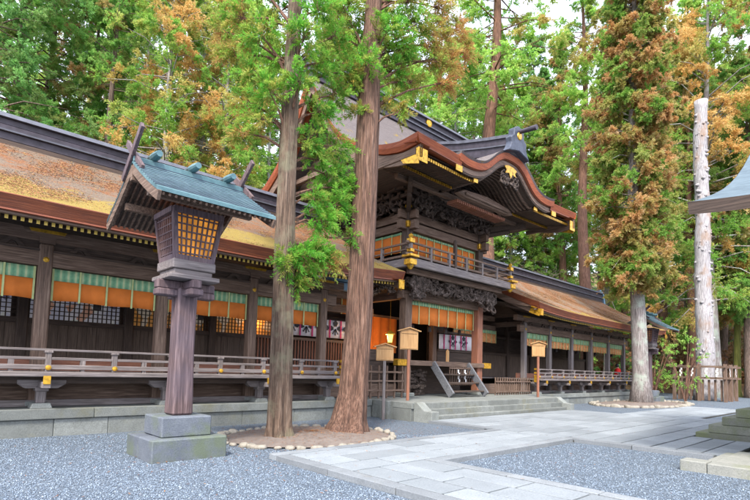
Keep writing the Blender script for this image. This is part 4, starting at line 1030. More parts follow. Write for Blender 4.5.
# ------------------------------------------------------------------ person in red by the right wing
def person():
    e = bpy.data.meshes.new('person'); sk = bpy.data.objects.new('person', e); COL.objects.link(sk)
    J = [((0,0,.95), .15), ((0,0,1.2), .15), ((0,0,1.42), .14), ((0,0,1.52), .06), ((0,-.01,1.63), .10), ((0,-.01,1.74), .08),
         ((.19,0,1.42), .065), ((.25,.02,1.15), .05), ((.2,-.14,.98), .04), ((-.19,0,1.42), .065), ((-.25,.02,1.15), .05), ((-.2,-.14,.98), .04),
         ((.1,0,.88), .10), ((.11,-.02,.48), .07), ((.11,.02,.08), .05), ((.11,-.12,.04), .045), ((-.1,0,.88), .10), ((-.11,-.02,.48), .07), ((-.11,.02,.08), .05), ((-.11,-.12,.04), .045)]
    E = [(0,1), (1,2), (2,3), (3,4), (4,5), (2,6), (6,7), (7,8), (2,9), (9,10), (10,11), (0,12), (12,13), (13,14), (14,15), (0,16), (16,17), (17,18), (18,19)]
    e.from_pydata([j[0] for j in J], E, []); sk.modifiers.new('skin', 'SKIN')
    for i, (_, r) in enumerate(J): e.skin_vertices[0].data[i].radius = (r, r)
    e.skin_vertices[0].data[0].use_root = True
    s_ = sk.modifiers.new('sub', 'SUBSURF'); s_.levels = 1; s_.render_levels = 2
    e.materials.append(MAT['skin'])
    def part(nm, js, mt, extra):
        me = bpy.data.meshes.new(nm); idx = {k: i for i, k in enumerate(js)}
        me.from_pydata([J[k][0] for k in js], [(idx[a], idx[b]) for a, b in E if a in idx and b in idx], [])
        o = bpy.data.objects.new(nm, me); COL.objects.link(o); o.modifiers.new('skin', 'SKIN')
        for i, k in enumerate(js): me.skin_vertices[0].data[i].radius = (J[k][1]+extra,)*2
        me.skin_vertices[0].data[0].use_root = True
        q = o.modifiers.new('sub', 'SUBSURF'); q.levels = 1; q.render_levels = 2; me.materials.append(MAT[mt]); o.parent = sk
    part('jacket', [0,1,2,6,7,9,10], 'crimson_cloth', .085); part('trousers', [0,12,13,14,16,17,18], 'dark_void', .02)
    m = MB(); m.tube([(0,.02,1.60), (0,.02,1.70), (0,.01,1.79), (0,.0,1.83)], [.105, .125, .10, .03], 12); o = m.build('hair', 'black_hair', None, (0,0,0), smooth=True); o.parent = sk
    return sk
p = person(); p.location = (34.2, 12.95, 1.0-.42); p.rotation_euler.z = rad(30)
tag(p, 'person in a bright red jacket with dark hair standing behind the right-wing railing', 'person')

# ------------------------------------------------------------------ stone steps and dance stage at the right edge
KG = empty('dance_stage', (16.35, -3, 0), 'open stage hall at the right edge with a sweeping blue copper gable roof', 'building')
m = MB(); m.box(10.9, 21.8, -8, 1.55, -.1, 1.05, .2); m.build('podium', 'mossy_step', KG, bevel=.02, attr='blk')
GP = [(9.08, 4.36), (9.49, 4.50), (10.19, 4.77), (10.83, 5.03), (11.51, 5.33), (12.1, 5.63), (12.7, 5.95), (13.4, 6.38), (14.16, 6.91), (15.2, 7.75), (16.25, 8.75)]
for sg in (-1, 1):
    gx = lambda x: 16.35+sg*(16.35-x)*-1 if sg < 0 else 16.35+(16.35-x)
    rise = lambda y, x: .10*max(0, 1-abs(y-2.32)/1.6)**2*max(0, 1-(x-9.08)/3)
    ysn = list(np.linspace(2.32, .6, 9))+[-2, -5, -8.5]
    m = MB(); m.grid([[(gx(x) if sg > 0 else x, y, z+rise(y, x)) for x, z in GP] for y in ysn]); m.build('copper_roof', 'copper_tiles', KG)
    m = MB(); X0 = 9.08 if sg < 0 else gx(9.08); i_ = 1 if sg < 0 else -1
    m.grid([[(X0+i_*dx, y, GP[0][1]+rise(y, 9.08)+dz) for dx, dz in ((-.01, .0), (.0, -.03), (.04, -.20), (.5, -.06))] for y in ysn]); m.build('eave_edge', 'dark_timber_y', KG)
    m = MB(); m.grid([[((gx(x) if sg > 0 else x)+i_*dx, 2.33+dy, z+rise(2.32, x)+dz) for dx, dy, dz in ((0, 0, 0), (.05, -.01, -.12), (.05, -.1, -.13), (.05, -.5, -.1))] for x, z in GP]); m.build('verge_edge', 'dark_timber_x', KG)
m = MB(); m.box(16.05, 16.65, -8.6, 2.4, 8.65, 9.3); m.build('ridge', 'ridge_purple', KG)
for x in (11.6, 14.8, 17.9, 21.1):
    for y in (-7.4, -3, 1.2):
        if x in (14.8, 17.9) and y == -3: continue
        m = MB(); m.box(x-.16, x+.16, y-.16, y+.16, 1.05, 4.5); m.build('column', 'timber_z', KG, bevel=.03)
for y in (-7.4, 1.2): m = MB(); m.box(10.9, 21.8, y-.12, y+.12, 4.5, 4.8); m.build('beam', 'timber_x', KG)
for x in (11.6, 21.1): m = MB(); m.box(x-.12, x+.12, -8.0, 1.9, 4.2, 4.495); m.build('side_beam', 'dark_timber_y', KG)
m = MB(); m.prism([(11.8, 4.81), (20.9, 4.81), (16.35, 8.3)], 'y', 1.16, 1.24); m.build('gable_board', 'dark_timber_x', KG)
ks = empty('mossy_steps', (16.35, 3.0, 0), 'mossy dark stone steps climbing beside the blue-roofed stage at the right edge', 'steps')
for i in range(5):
    y1 = 3.75-i*.29; m = MB(); m.box(15.0, 17.7, 1.56, y1, -.05 if i == 0 else .215*i+.004, .215*(i+1), random.random()); m.build('tread', 'mossy_step', ks, bevel=.015, attr='blk')
m = MB()
block_row(m, -5, 2.32, 9.9, .42, -.1, .17, 1.2, axis='y'); 
m.box(9.9, 10.28, 2.326, 2.72, -.1, .18, .6); m.box(10.33, 12.2, -5, 2.30, -.1, .165, .4); m.box(10.3, 11.9, 2.31, 2.45, -.1, .15, .5)
tag(m.build('low_stone_kerb', 'granite_mossy', bevel=.012, attr='blk'), kind='structure')

# ------------------------------------------------------------------ tree beds with ring stones
def bed(cx_, cy_, rx, ry, name, n, size, label, group, dens):
    m = MB(); N = 48; ring = [(cx_+rx*math.cos(2*PI*i/N)*(1+.03*math.sin(5*i)), cy_+ry*math.sin(2*PI*i/N)) for i in range(N)]
    P = []
    for k in (1, .85, .6, .3, .02): P.append([(cx_+(x-cx_)*k, cy_+(y-cy_)*k, .03+.10*(1-k**2)) for x, y in ring+ring[:1]])
    m.grid(P); tag(m.build(name, 'earth', smooth=True), kind='structure')
    meshes = []
    for v in range(4):
        import bmesh
        bm = bmesh.new(); bmesh.ops.create_icosphere(bm, subdivisions=2, radius=1)
        R = random.Random(v+3)
        k1, k2, k3 = R.uniform(0,6), R.uniform(0,6), R.uniform(0,6)
        for q in bm.verts:
            d = 1+.12*math.sin(3*q.co.x+k1)+.10*math.sin(4*q.co.y+k2)+.1*math.sin(5*q.co.z+k3)
            q.co = Vector((max(-.85, min(.85, q.co.x))*d*.5, max(-.75, min(.75, q.co.y))*d*.36, max(-.6, min(.62, q.co.z))*d*.32))
        me = bpy.data.meshes.new('border_stone'); bm.to_mesh(me); bm.free(); me.materials.append(MAT['border_rock']); me.polygons.foreach_set('use_smooth', [True]*len(me.polygons)); meshes.append(me)
    for i in range(n):
        t = 2*PI*i/n; x = cx_+(rx+.08)*math.cos(t); y = cy_+(ry+.08)*math.sin(t); tx, ty = -rx*math.sin(t), ry*math.cos(t)
        o = bpy.data.objects.new('border_stone', meshes[i % 4]); COL.objects.link(o); s = size*random.uniform(.65, 1.25)
        o.location = (x+random.uniform(-.05,.05), y+random.uniform(-.05,.05), .03); o.scale = (s, s*random.uniform(.8,1.1), s*random.uniform(.8, 1.1)); o.rotation_euler = (random.uniform(-.1,.1), random.uniform(-.1,.1), math.atan2(ty, tx)+random.uniform(-.15,.15))
        tag(o, label, 'stone', group)
bed(6.88, 9.42, 2.0, 1.62, 'tree_bed', 46, .27, 'pale rounded border stone in the ring around the two front cedars', 'ring stones round the front cedars', 0)
bed(31.0, 10.4, 4.6, 2.0, 'tree_bed', 46, .50, 'pale rounded border stone in the ring around the right-hand cedar', 'ring stones round the right-hand cedar', 0)

# ------------------------------------------------------------------ sacred log pillar inside its fence
LX, LY = 42.3, 9.9
m = MB(); R = random.Random(2); pts = []; rs = []
for i in range(46):
    z = 22.5*i/45; pts.append((LX+.05*math.sin(z*.9), LY+.05*math.cos(z*.7), z)); rs.append((.60-.008*z+.14*math.exp(-z))*(1+.05*math.sin(z*2.3)+.035*math.sin(z*5.1)))
m.tube(pts, rs, 20, .035)
for k in range(60):
    z = R.uniform(3, 21.5); a = R.uniform(2.2, 5.2); r = .60-.008*z; c = Vector((math.cos(a), math.sin(a), 0))
    m.tube([Vector((LX, LY, z))+c*(r-.12), Vector((LX, LY, z))+c*(r+.09)], [.17, .06], 8)
tag(m.build('log_pillar', 'peeled_log', origin=(LX, LY, 0), smooth=True), 'tall bare peeled grey log pillar with knots rising above a fenced enclosure', 'log pillar')
e = empty('shrine_fence', (LX, LY, 0), 'wooden fence hung with white paper streamers around the bare log pillar', 'fence')
H_ = 1.55
for x in np.linspace(-H_, H_, 3):
    for y in np.linspace(-H_, H_, 3):
        if abs(x) > H_-.1 or abs(y) > H_-.1: m = MB(); m.box(LX+x-.10, LX+x+.10, LY+y-.10, LY+y+.10, 0, 2.6); m.build('post', 'timber_z', e)
m = MB()
for z in (2.35, 1.55):
    for s in (-1, 1): m.box(LX-H_-.3, LX+H_+.3, LY+s*H_-.06, LY+s*H_+.06, z, z+.14)
m.build('rail', 'timber_x', e); m = MB()
for z in (2.352, 1.552):
    for s in (-1, 1): m.box(LX+s*H_-.06, LX+s*H_+.06, LY-H_-.3, LY+H_+.3, z-.003, z+.135)
m.build('rail', 'timber_y', e)
for k in range(8):
    y = LY-H_+.25+k*(2*H_-.5)/7; m = MB(); m.box(LX-H_+.10, LX-H_+.15, y-.07, y+.07, .05, 1.5); m.build('picket', 'timber_z', e)
    x = LX-H_+.25+k*(2*H_-.5)/7; m = MB(); m.box(x-.07, x+.07, LY-H_+.10, LY-H_+.15, .05, 1.5); m.build('picket', 'timber_z', e)
for y in (-1.1, -.45, .4, 1.1): shide(e, LY+y, LX-H_-.14, 2.3, 1.1, 'y')
for x in (-.9, .8): shide(e, LX+x, LY-H_-.14, 2.3, 1.1)
#PART3
# ------------------------------------------------------------------ foliage
def unit(a): return a/np.maximum(np.linalg.norm(a, axis=1, keepdims=True), 1e-9)
def plume_mesh(name, base, axis, length, tint, per, size, wid, mat_, spread=.9, droop=.25, origin=(0,0,0)):
    """sprays of many small leaf blades; base/axis (P,3), length/tint (P,)"""
    P = len(base); N = P*per
    idx = np.repeat(np.arange(P), per); t = rng.random(N)
    ax = axis[idx]; L = length[idx]
    rd = unit(rng.normal(size=(N, 3)))
    pos = base[idx] + ax*(L*t)[:, None] + rd*(L*.16*(1.1-t)*rng.random(N))[:, None]; pos[:, 2] -= droop*L*t*t
    d = ax*.75 + rd*spread; d[:, 2] -= .15; d = unit(d)
    sd_ = unit(np.cross(d, unit(rng.normal(size=(N, 3)))))
    s = size*(1.15-.6*t)*rng.uniform(.7, 1.25, N); w_ = s*wid
    v = np.empty((N, 4, 3)); v[:, 0] = pos; v[:, 1] = pos+d*(s*.5)[:, None]+sd_*w_[:, None]; v[:, 2] = pos+d*s[:, None]; v[:, 3] = pos+d*(s*.5)[:, None]-sd_*w_[:, None]
    v = (v-np.array(origin)).reshape(-1, 3)
    me = bpy.data.meshes.new(name); me.vertices.add(N*4); me.vertices.foreach_set('co', v.ravel())
    me.loops.add(N*4); me.loops.foreach_set('vertex_index', np.arange(N*4)); me.polygons.add(N); me.polygons.foreach_set('loop_start', np.arange(N)*4)
    me.update(calc_edges=True)
    tt = np.clip(tint[idx]+rng.normal(0, .10, N), 0, 1)
    a = me.attributes.new('t', 'FLOAT', 'FACE'); a.data.foreach_set('value', tt)
    pr = rng.random(P)[idx]; rr = np.clip(pr*.55+rng.random(N)*.25+t*.3-.05, 0, 1)
    a = me.attributes.new('r', 'FLOAT', 'FACE'); a.data.foreach_set('value', rr)
    me.materials.append(MAT[mat_]); return me

def tree_proto(H, rmax, zlo, nb, tintf, leafmat, barkmat, rbase, per=40, size=.19, wid=.17, seed=1, shape=.6, puff=.75, npuff=3, nplume=9, up=.05, bare=0.0, hang=.0):
    """returns (trunk mesh, crown mesh): boughs ending in rounded puffs of many small blades"""
    R = random.Random(seed); m = MB()
    pts = []; rs = []; ph = R.uniform(0, 6)
    off = lambda z: (.006*H*math.sin(z*.25+ph)-.006*H*math.sin(ph), .006*H*math.cos(z*.2+ph)-.006*H*math.cos(ph))
    for i in range(19):
        z = H*i/18; pts.append((*off(z), z-.3)); rs.append(rbase*(1-.93*(i/18)**1.1)*(1.6 if i == 0 else 1))
    m.tube(pts, rs, 12, .05)
    B = []; AX = []; LN = []; TI = []
    for k in range(nb):
        q = (k+R.random())/nb; z = zlo+(H-zlo)*q; a = R.uniform(0, 2*PI)
        L = rmax*((1-q)**shape)*(.6+.4*min(1, q*8+.2))*R.uniform(.45, 1.15)+.25
        el = up+.6*(q-.35)+R.uniform(-.35, .35); d = np.array([math.cos(a)*math.cos(el), math.sin(a)*math.cos(el), math.sin(el)])
        c = np.array([*off(z), z]); e1 = c+d*L*.5+np.array([0,0,.05*L]); e2 = c+d*L+np.array([0,0,-.12*L])
        m.tube([c, e1, e2], [.011*L+.012, .006*L+.008, .004], 5, 0, False)
        if R.random() < bare: continue
        bt_ = tintf(q, a, R)
        for j in range(npuff):
            f = 1-.62*(j+R.random()*.6)/npuff; p = e1+(e2-e1)*(f-.5)*2 if f > .5 else c+(e1-c)*f*2
            p = p+np.array([R.gauss(0,1), R.gauss(0,1), R.gauss(0,.7)])*.13*L; pr = puff*R.uniform(.6, 1.15)*(.6+.4*(1-q)); pt_ = max(0, min(1, bt_+R.uniform(-.35,.35)))
            for n_ in range(nplume):
                dr = np.array([R.gauss(0,1), R.gauss(0,1), R.gauss(0,.8)-hang*.6]); dr /= np.linalg.norm(dr); dr = dr*.85+d*.35; dr[2] -= hang*.4; dr /= np.linalg.norm(dr)
                B.append(p+dr*pr*R.uniform(.05,.5)); AX.append(dr); LN.append(pr*R.uniform(.55, 1.1)); TI.append(pt_)
    me = bpy.data.meshes.new('trunk'); me.from_pydata([tuple(v) for v in m.v], [], m.f); me.polygons.foreach_set('use_smooth', [True]*len(me.polygons)); me.materials.append(MAT[barkmat])
    cm_ = plume_mesh('crown', np.array(B), np.array(AX), np.array(LN), np.array(TI), per, size, wid, leafmat)
    return me, cm_
tf_green = lambda q, a, R: .8 if R.random() < .05 else .05
tf_amber = lambda q, a, R: (.92 if (math.sin(a*2+q*9)+R.uniform(-.8,.8)) > .1 else .1)
tf_mixed = lambda q, a, R: (.85 if (math.sin(a*1.5+q*14)+R.uniform(-.7,.7)) > .85 else .08)
tf_orange = lambda q, a, R: (.9 if R.random() < .42 else .12)
PROTO = {
 'dark':   tree_proto(34, 5.2, 10, 135, tf_green, 'leaf_dark', 'bark_far', .42, seed=1),
 'green':  tree_proto(31, 5.0, 8.5, 130, tf_mixed, 'leaf_cedar', 'bark_far', .38, seed=2),
 'amber':  tree_proto(28, 5.6, 5, 125, tf_amber, 'leaf_amber', 'bark_lichen', .36, seed=3, shape=.45, puff=.85, nplume=11, per=28),
 'bright': tree_proto(29, 6.4, 4, 145, tf_green, 'leaf_bright', 'bark_lichen', .30, seed=4, shape=.45, puff=.9, bare=.08),
 'tall':   tree_proto(42, 4.6, 21, 105, tf_mixed, 'leaf_bright', 'bark_brown', .62, seed=5),
 'rust':   tree_proto(36, 5.0, 14, 150, tf_orange, 'leaf_cedar', 'bark_brown', .5, seed=6, hang=.4),
 'slim':   tree_proto(17, 2.6, 6.5, 110, tf_mixed, 'leaf_cedar', 'bark_moss', .30, seed=8, puff=.6, size=.2),
}
KL = {'dark': ('cedar_tree', 'dark green cedar'), 'green': ('cedar_tree', 'mid green cedar'), 'amber': ('cypress_tree', 'amber-tipped cypress'), 'bright': ('broadleaf_tree', 'yellow-green leafy tree'),
      'tall': ('cedar_tree', 'tall bare-stemmed cedar'), 'rust': ('cedar_tree', 'rust-and-green cedar'), 'slim': ('cedar_tree', 'slim moss-trunked young tree')}
def plant_tree(kind, x, y, s, rz, label, sz=None):
    nm, _ = KL[kind]; e = empty(nm, (x, y, hill_z(x, y)-.1), label, 'tree', 'trees of the wood behind the shrine')
    e.rotation_euler.z = rz; e.scale = (s, s, sz or s)
    for part, me in zip(('trunk', 'crown'), PROTO[kind]):
        o = bpy.data.objects.new(part, me); COL.objects.link(o); o.parent = e
    return e
def place(px, dist):
    d = ray(px, 360); h = math.hypot(d.x, d.y); return d.x/h*dist, d.y/h*dist
#TREES
where = lambda px: ('past the left wing' if px < 40 else 'behind the left wing' if px < 130 else 'behind the near lantern' if px < 250 else
   'behind the front cedars' if px < 400 else 'behind the centre hall' if px < 540 else 'behind the right wing' if px < 640 else 'near the log pillar' if px < 740 else 'past the blue roof')
FOREST = [(-40,36,'dark',1,.3),(-12,40,'green',1.1,1.2),(24,43,'green',1.05,2.2),(74,44,'green',.9,.4),(98,37,'green',.9,4),(128,42,'bright',.95,5),(155,33,'amber',.95,.7),(186,36,'amber',1.0,2.6),(212,33,'amber',.85,4.4),
 (236,42,'bright',1,1.9),(258,36,'bright',.8,3.3),(322,44,'dark',1,.2),(345,38,'bright',.9,2.9),(383,56,'bright',1.15,1.1),(415,54,'bright',1.1,2.0),(450,50,'bright',1.15,3.1),(482,56,'bright',1.1,4.2),(514,58,'bright',1.15,5.2),
 (538,60,'green',1.15,.9),(585,45,'tall',.92,2.4),(560,58,'rust',1.1,3.9),(668,62,'rust',1.05,1.4),(694,52,'rust',.85,2.7),(750,54,'green',1,.6),(785,60,'green',1,3.6),(694,66,'bright',1.2,1.3),(722,62,'green',1.05,4.8),(735,72,'amber',1.2,2.1),(705,88,'green',1.4,2.2),(765,70,'bright',1.2,.2),(606,64,'bright',1.2,.1),(640,90,'amber',1.5,1.1),(655,70,'tall',1.2,.8),
 (6,62,'bright',1.1,1),(112,60,'green',1.2,3),(170,60,'dark',1.2,4),(222,62,'bright',1.2,5),(335,62,'bright',1.2,.4),(368,60,'dark',1.2,1.7),(435,60,'green',1.2,2.9),(500,64,'green',1.3,4.1),(532,66,'dark',1.3,5.3),(622,76,'rust',1.4,.9),(690,78,'green',1.3,2.1),(715,51,'amber',1.4,5.0),(768,56,'rust',1.25,1.5),(690,57,'tall',1.0,3.3),(600,74,'dark',1.1,2.2),
 (85,78,'green',1.3,2.5),(400,82,'green',1.5,.5),(470,86,'dark',1.5,1.5),(555,90,'bright',1.2,2.5),(650,96,'green',1.3,3.5)]
O_ = ['nearest', 'second nearest', 'third nearest', 'fourth nearest', 'fifth nearest', 'sixth nearest', 'seventh nearest']
for px, dist, kind, s, rz in FOREST:
    x, y = place(px, dist); same = sorted(q[1] for q in FOREST if (KL[q[2]][1], where(q[0])) == (KL[kind][1], where(px)))
    plant_tree(kind, x, y, s, rz, f'{KL[kind][1]} {where(px)}' + (f', {O_[same.index(dist)]} of its kind there' if len(same) > 1 else ''))
plant_tree('slim', 54.3, 10.3, 1.15, .5, 'slim tree with mossy yellow trunk just right of the log pillar')
x, y = place(707, 63)
# the great trunk directly behind the centre hall
e = plant_tree('tall', 37.2, 24.6, 1.15, 1.0, 'huge red-brown cedar trunk rising behind the centre hall roof corner')
e.scale = (1.5, 1.5, 1.2)

mk_leaf('leaf_column', [(.07,.16,.03), (.15,.27,.05), (.26,.34,.09)], [(.40,.20,.07), (.60,.34,.14), (.60,.47,.27)], .45)
# right-hand cedar in its bed: columnar, hung with orange tips
e = empty('cedar_tree', (31.2, 10.5, 0), 'columnar cedar hung with orange tips, lichen-grey trunk in the right-hand stone ring', 'tree')
tm, cmn = tree_proto(31, 2.35, 7.2, 440, lambda q, a, R: .85 if R.random() < .50 else .2, 'leaf_column', 'bark_lichen', .47, per=30, size=.17, wid=.2, seed=12, shape=.22, puff=.52, npuff=4, nplume=9, up=-.05, hang=.5)
for nm_, me_ in (('trunk', tm), ('crown', cmn)): o = bpy.data.objects.new(nm_, me_); COL.objects.link(o); o.parent = e

def near_tree(name, root, path, radii, clusters, bark, label, tintf, seed):
    """a close tree: trunk path, and leaf clusters hung on limbs (clusters: centre, radius, tint)"""
    R = random.Random(seed); e = empty(name, root, label, 'tree')
    m = MB(); P = []; Q = []
    for i in range(len(path)-1):
        n = 26
        for k in range(n): f = k/n; P.append(Vector(path[i]).lerp(Vector(path[i+1]), f)); Q.append(radii[i]+(radii[i+1]-radii[i])*f)
    P.append(Vector(path[-1])); Q.append(radii[-1])
    # fluted, buttressed trunk surface
    nn = 110; vs = []; from mathutils import noise as mn; ph = [R.uniform(0, 6) for _ in range(8)]
    for i, (p_, r) in enumerate(zip(P, Q)):
        for k in range(nn):
            t = 2*PI*k/nn; fl = math.exp(-max(0, p_.z)/.55)
            rr = r*(1+(.03+.16*fl)*math.sin(5*t+ph[0])+.03*math.sin(9*t+ph[1]+p_.z*.3)+.05*mn.fractal(Vector((math.cos(t)*6, math.sin(t)*6, p_.z*.55+seed)), .8, 2.1, 4) + .035*mn.noise(Vector((math.cos(t)*15, math.sin(t)*15, p_.z*1.1))))
            vs.append((p_.x+rr*math.cos(t), p_.y+rr*math.sin(t), p_.z))
    fs = [(i*nn+k, i*nn+(k+1)%nn, (i+1)*nn+(k+1)%nn, (i+1)*nn+k) for i in range(len(P)-1) for k in range(nn)]
    m.add(vs, fs)
    m.build('trunk', bark, e, smooth=True)
    b = MB(); B = []; AX = []; LN = []; TI = []
    for (c, r, ti) in clusters:
        c = Vector(c); zt = max(2.2, c.z-R.uniform(.1, .5)*((Vector(path[1])-c).length*.3)); i = min(range(len(P)), key=lambda q: abs(P[q].z-zt)); a = P[i]
        mid = a.lerp(c, .5)+Vector((0,0,.12)); b.tube([a, mid, c], [.035+.02*r, .024+.012*r, .012], 6, 0, False)
        n = int(44*(r/.5)**2)+12
        for k in range(n):
            dr = Vector((R.gauss(0,1), R.gauss(0,1), R.gauss(0,.85))).normalized(); p_ = c+dr*r*R.uniform(.15, .85)
            if k % 3 == 0: b.tube([c.lerp(a, .15*R.random()), c.lerp(p_, .5)+Vector((0,0,.03)), p_], [.011, .007, .004], 4, 0, False)
            ax = (dr*.8+(c-a).normalized()*.5+Vector((R.uniform(-.4,.4), R.uniform(-.4,.4), R.uniform(-.5,.3)))).normalized()
            B.append(tuple(p_)); AX.append(tuple(ax)); LN.append(R.uniform(.22, .42)*(1+.3*r)); TI.append(max(0, min(1, ti+R.uniform(-.35,.35))))
    b.build('branches', 'bark_brown', e)
    me = plume_mesh('crown', np.array(B), np.array(AX), np.array(LN), np.array(TI), 58, .11, .11, 'leaf_near', spread=.75, droop=.35, origin=root)
    o = bpy.data.objects.new('crown', me); COL.objects.link(o); o.parent = e
    return e
mk_leaf('leaf_near', [(.05,.16,.025), (.11,.31,.04), (.26,.44,.07)], [(.38,.17,.07), (.56,.30,.11), (.54,.42,.13)], .5)
def cl(px, py, rp, D, ti):      # leaf cluster standing at distance D in the direction seen there
    d = ray(px, py); h = math.hypot(d.x, d.y); p_ = CAM + d*(D/h); return ((p_.x, p_.y, p_.z), rp*D/F*1.02/ (1/ (d.length/h)) if False else rp*(D*d.length/h)/F/ (d.length), ti)
C1 = [cl(*a) for a in ((303,256,17,11.0,.05),(318,252,15,11.2,.1),(288,262,12,10.8,.15),(330,262,8,11.3,.7),(322,222,15,11.6,.05),(338,205,14,11.9,.05),(315,200,11,11.4,.1),(330,176,16,12,.05),(346,188,10,12.3,.1),
  (318,160,12,11.6,.15),(336,148,15,12.1,.1),(310,138,12,11.2,.2),(262,118,15,11,.3),(248,102,15,11.3,.45),(270,92,16,10.8,.15),(318,112,16,11.4,.1),(335,95,14,11.9,.25),(300,82,14,10.6,.1),(255,72,16,11.2,.35),
  (236,55,16,11.7,.5),(280,58,16,11.9,.1),(320,62,17,11.3,.2),(345,70,12,12,.3),(262,35,18,11,.3),(305,36,16,10.7,.1),(335,35,16,11.7,.2),(240,18,17,11.4,.4),(280,12,17,12,.2),(318,10,18,11,.1),(222,30,10,12,.6),(305,-10,20,11.4,.2),(250,-18,20,11.4,.3),
  (286,-45,24,11.3,.2),(330,-40,20,11.8,.2),(250,-70,24,11.2,.3),(300,-95,26,11.4,.2),(285,-140,22,11.4,.2),(243,133,9,11.3,.5),(352,238,7,12.2,.15),(298,282,7,11.1,.3))]
near_tree('cedar_tree', (6.0, 9.35, 0), [(6.02,9.35,-.1), (5.99,9.35,.35), (5.95,9.35,3), (5.93,9.36,5.3), (5.94,9.37,8), (6.0,9.4,12), (6.0,9.4,15)], [.33, .255, .225, .20, .18, .11, .02], C1, 'bark_grey', 'slim front cedar with grey trunk and low green sprays, left of the thicker cedar', None, 31)
C2 = [cl(*a) for a in ((352,88,13,12.4,.35),(340,62,16,12.6,.2),(368,62,15,12.0,.1),(392,70,15,12.8,.3),(412,82,13,13.2,.35),(400,50,17,12.7,.2),(432,58,15,13.3,.6),(444,82,10,13.5,.95),(452,62,10,13.6,.95),(436,36,16,13.4,.75),(455,30,13,13.8,.9),(466,52,8,14,.9),
  (415,26,17,12.6,.35),(388,30,17,12.2,.15),(358,36,17,12.8,.2),(330,40,14,13,.3),(345,12,18,12.4,.3),(376,8,18,12.9,.15),(408,2,18,12.5,.3),(440,8,16,13.3,.7),(400,112,7,12.3,.55),(388,100,8,12.7,.4),(372,-25,24,12.8,.2),(420,-30,22,13,.4),(340,-35,22,12.7,.3),
  (385,-70,26,12.8,.2),(425,-80,20,13,.4),(360,-120,26,12.8,.2),(400,-150,20,12.8,.2),(358,112,6,12.2,.4))]
near_tree('cedar_tree', (7.85, 9.28, 0), [(7.80,9.28,-.1), (7.90,9.28,.35), (8.02,9.28,1.0), (8.13,9.28,2.6), (8.20,9.27,5.5), (8.22,9.25,8), (8.3,9.25,12), (8.35,9.2,15.5)], [.58, .41, .35, .325, .30, .28, .18, .02], C2, 'bark_red', 'thick front cedar with flared red-brown trunk, yellow-green moss down its left side', None, 33)

def litter(name, sgn, u0, u1, n, label):
    B = []; R = np.random.default_rng(11); u = R.uniform(u0, u1, n); t = R.beta(1.3, 1.6, n)*4.6
    f = np.sin(u*1.7+t*1.1)+np.sin(u*.63-t*2.3+1)+np.sin(u*3.9+t*3.1)*.6+R.normal(0, .7, n); k = f > .35; u = u[k]; t = t[k]; n = len(u)
    z = 4.69+.42*t+.032*t*t+.012; x = CX+sgn*u; y = 11.3+t
    er = np.array([end_rise(a, b) for a, b in zip(u, t)]); z = z+er
    c = np.stack([x, y, z], -1); a = R.uniform(0, 2*PI, n); s_ = R.uniform(.010, .028, n)
    d1 = np.stack([np.cos(a), np.sin(a), np.sin(a)*.45+R.normal(0,.2,n)], -1)*s_[:, None]; d2 = np.stack([-np.sin(a), np.cos(a), np.cos(a)*.45+R.normal(0,.3,n)], -1)*(s_*.4)[:, None]
    v = np.stack([c-d1, c-d2, c+d1, c+d2], 1).reshape(-1, 3)
    me = bpy.data.meshes.new(name); me.vertices.add(n*4); me.vertices.foreach_set('co', v.ravel()); me.loops.add(n*4); me.loops.foreach_set('vertex_index', np.arange(n*4)); me.polygons.add(n); me.polygons.foreach_set('loop_start', np.arange(n)*4); me.update(calc_edges=True)
    at = me.attributes.new('r', 'FLOAT', 'FACE'); at.data.foreach_set('value', R.random(n)); me.materials.append(MAT['leaf_litter'])
    o = bpy.data.objects.new(name, me); COL.objects.link(o); tag(o, label, 'fallen leaves', kind='stuff')
m_, nt_, b_, o_ = new_mat('leaf_litter'); at_ = nt_.nodes.new('ShaderNodeAttribute'); at_.attribute_name = 'r'
nt_.links.new(ramp(nt_, at_.outputs['Fac'], [(0, (.09,.032,.014)), (.4, (.22,.085,.030)), (.75, (.32,.155,.05)), (1, (.32,.23,.085))]), b_.inputs['Base Color']); b_.inputs['Roughness'].default_value = .9
litter('fallen_leaves', -1, 5, 16.5, 80000, 'red-brown fallen cedar leaves strewn over the left wing roof')
litter('fallen_leaves', 1, 4.8, 22, 100000, 'orange-brown fallen cedar leaves strewn over the right wing roof')

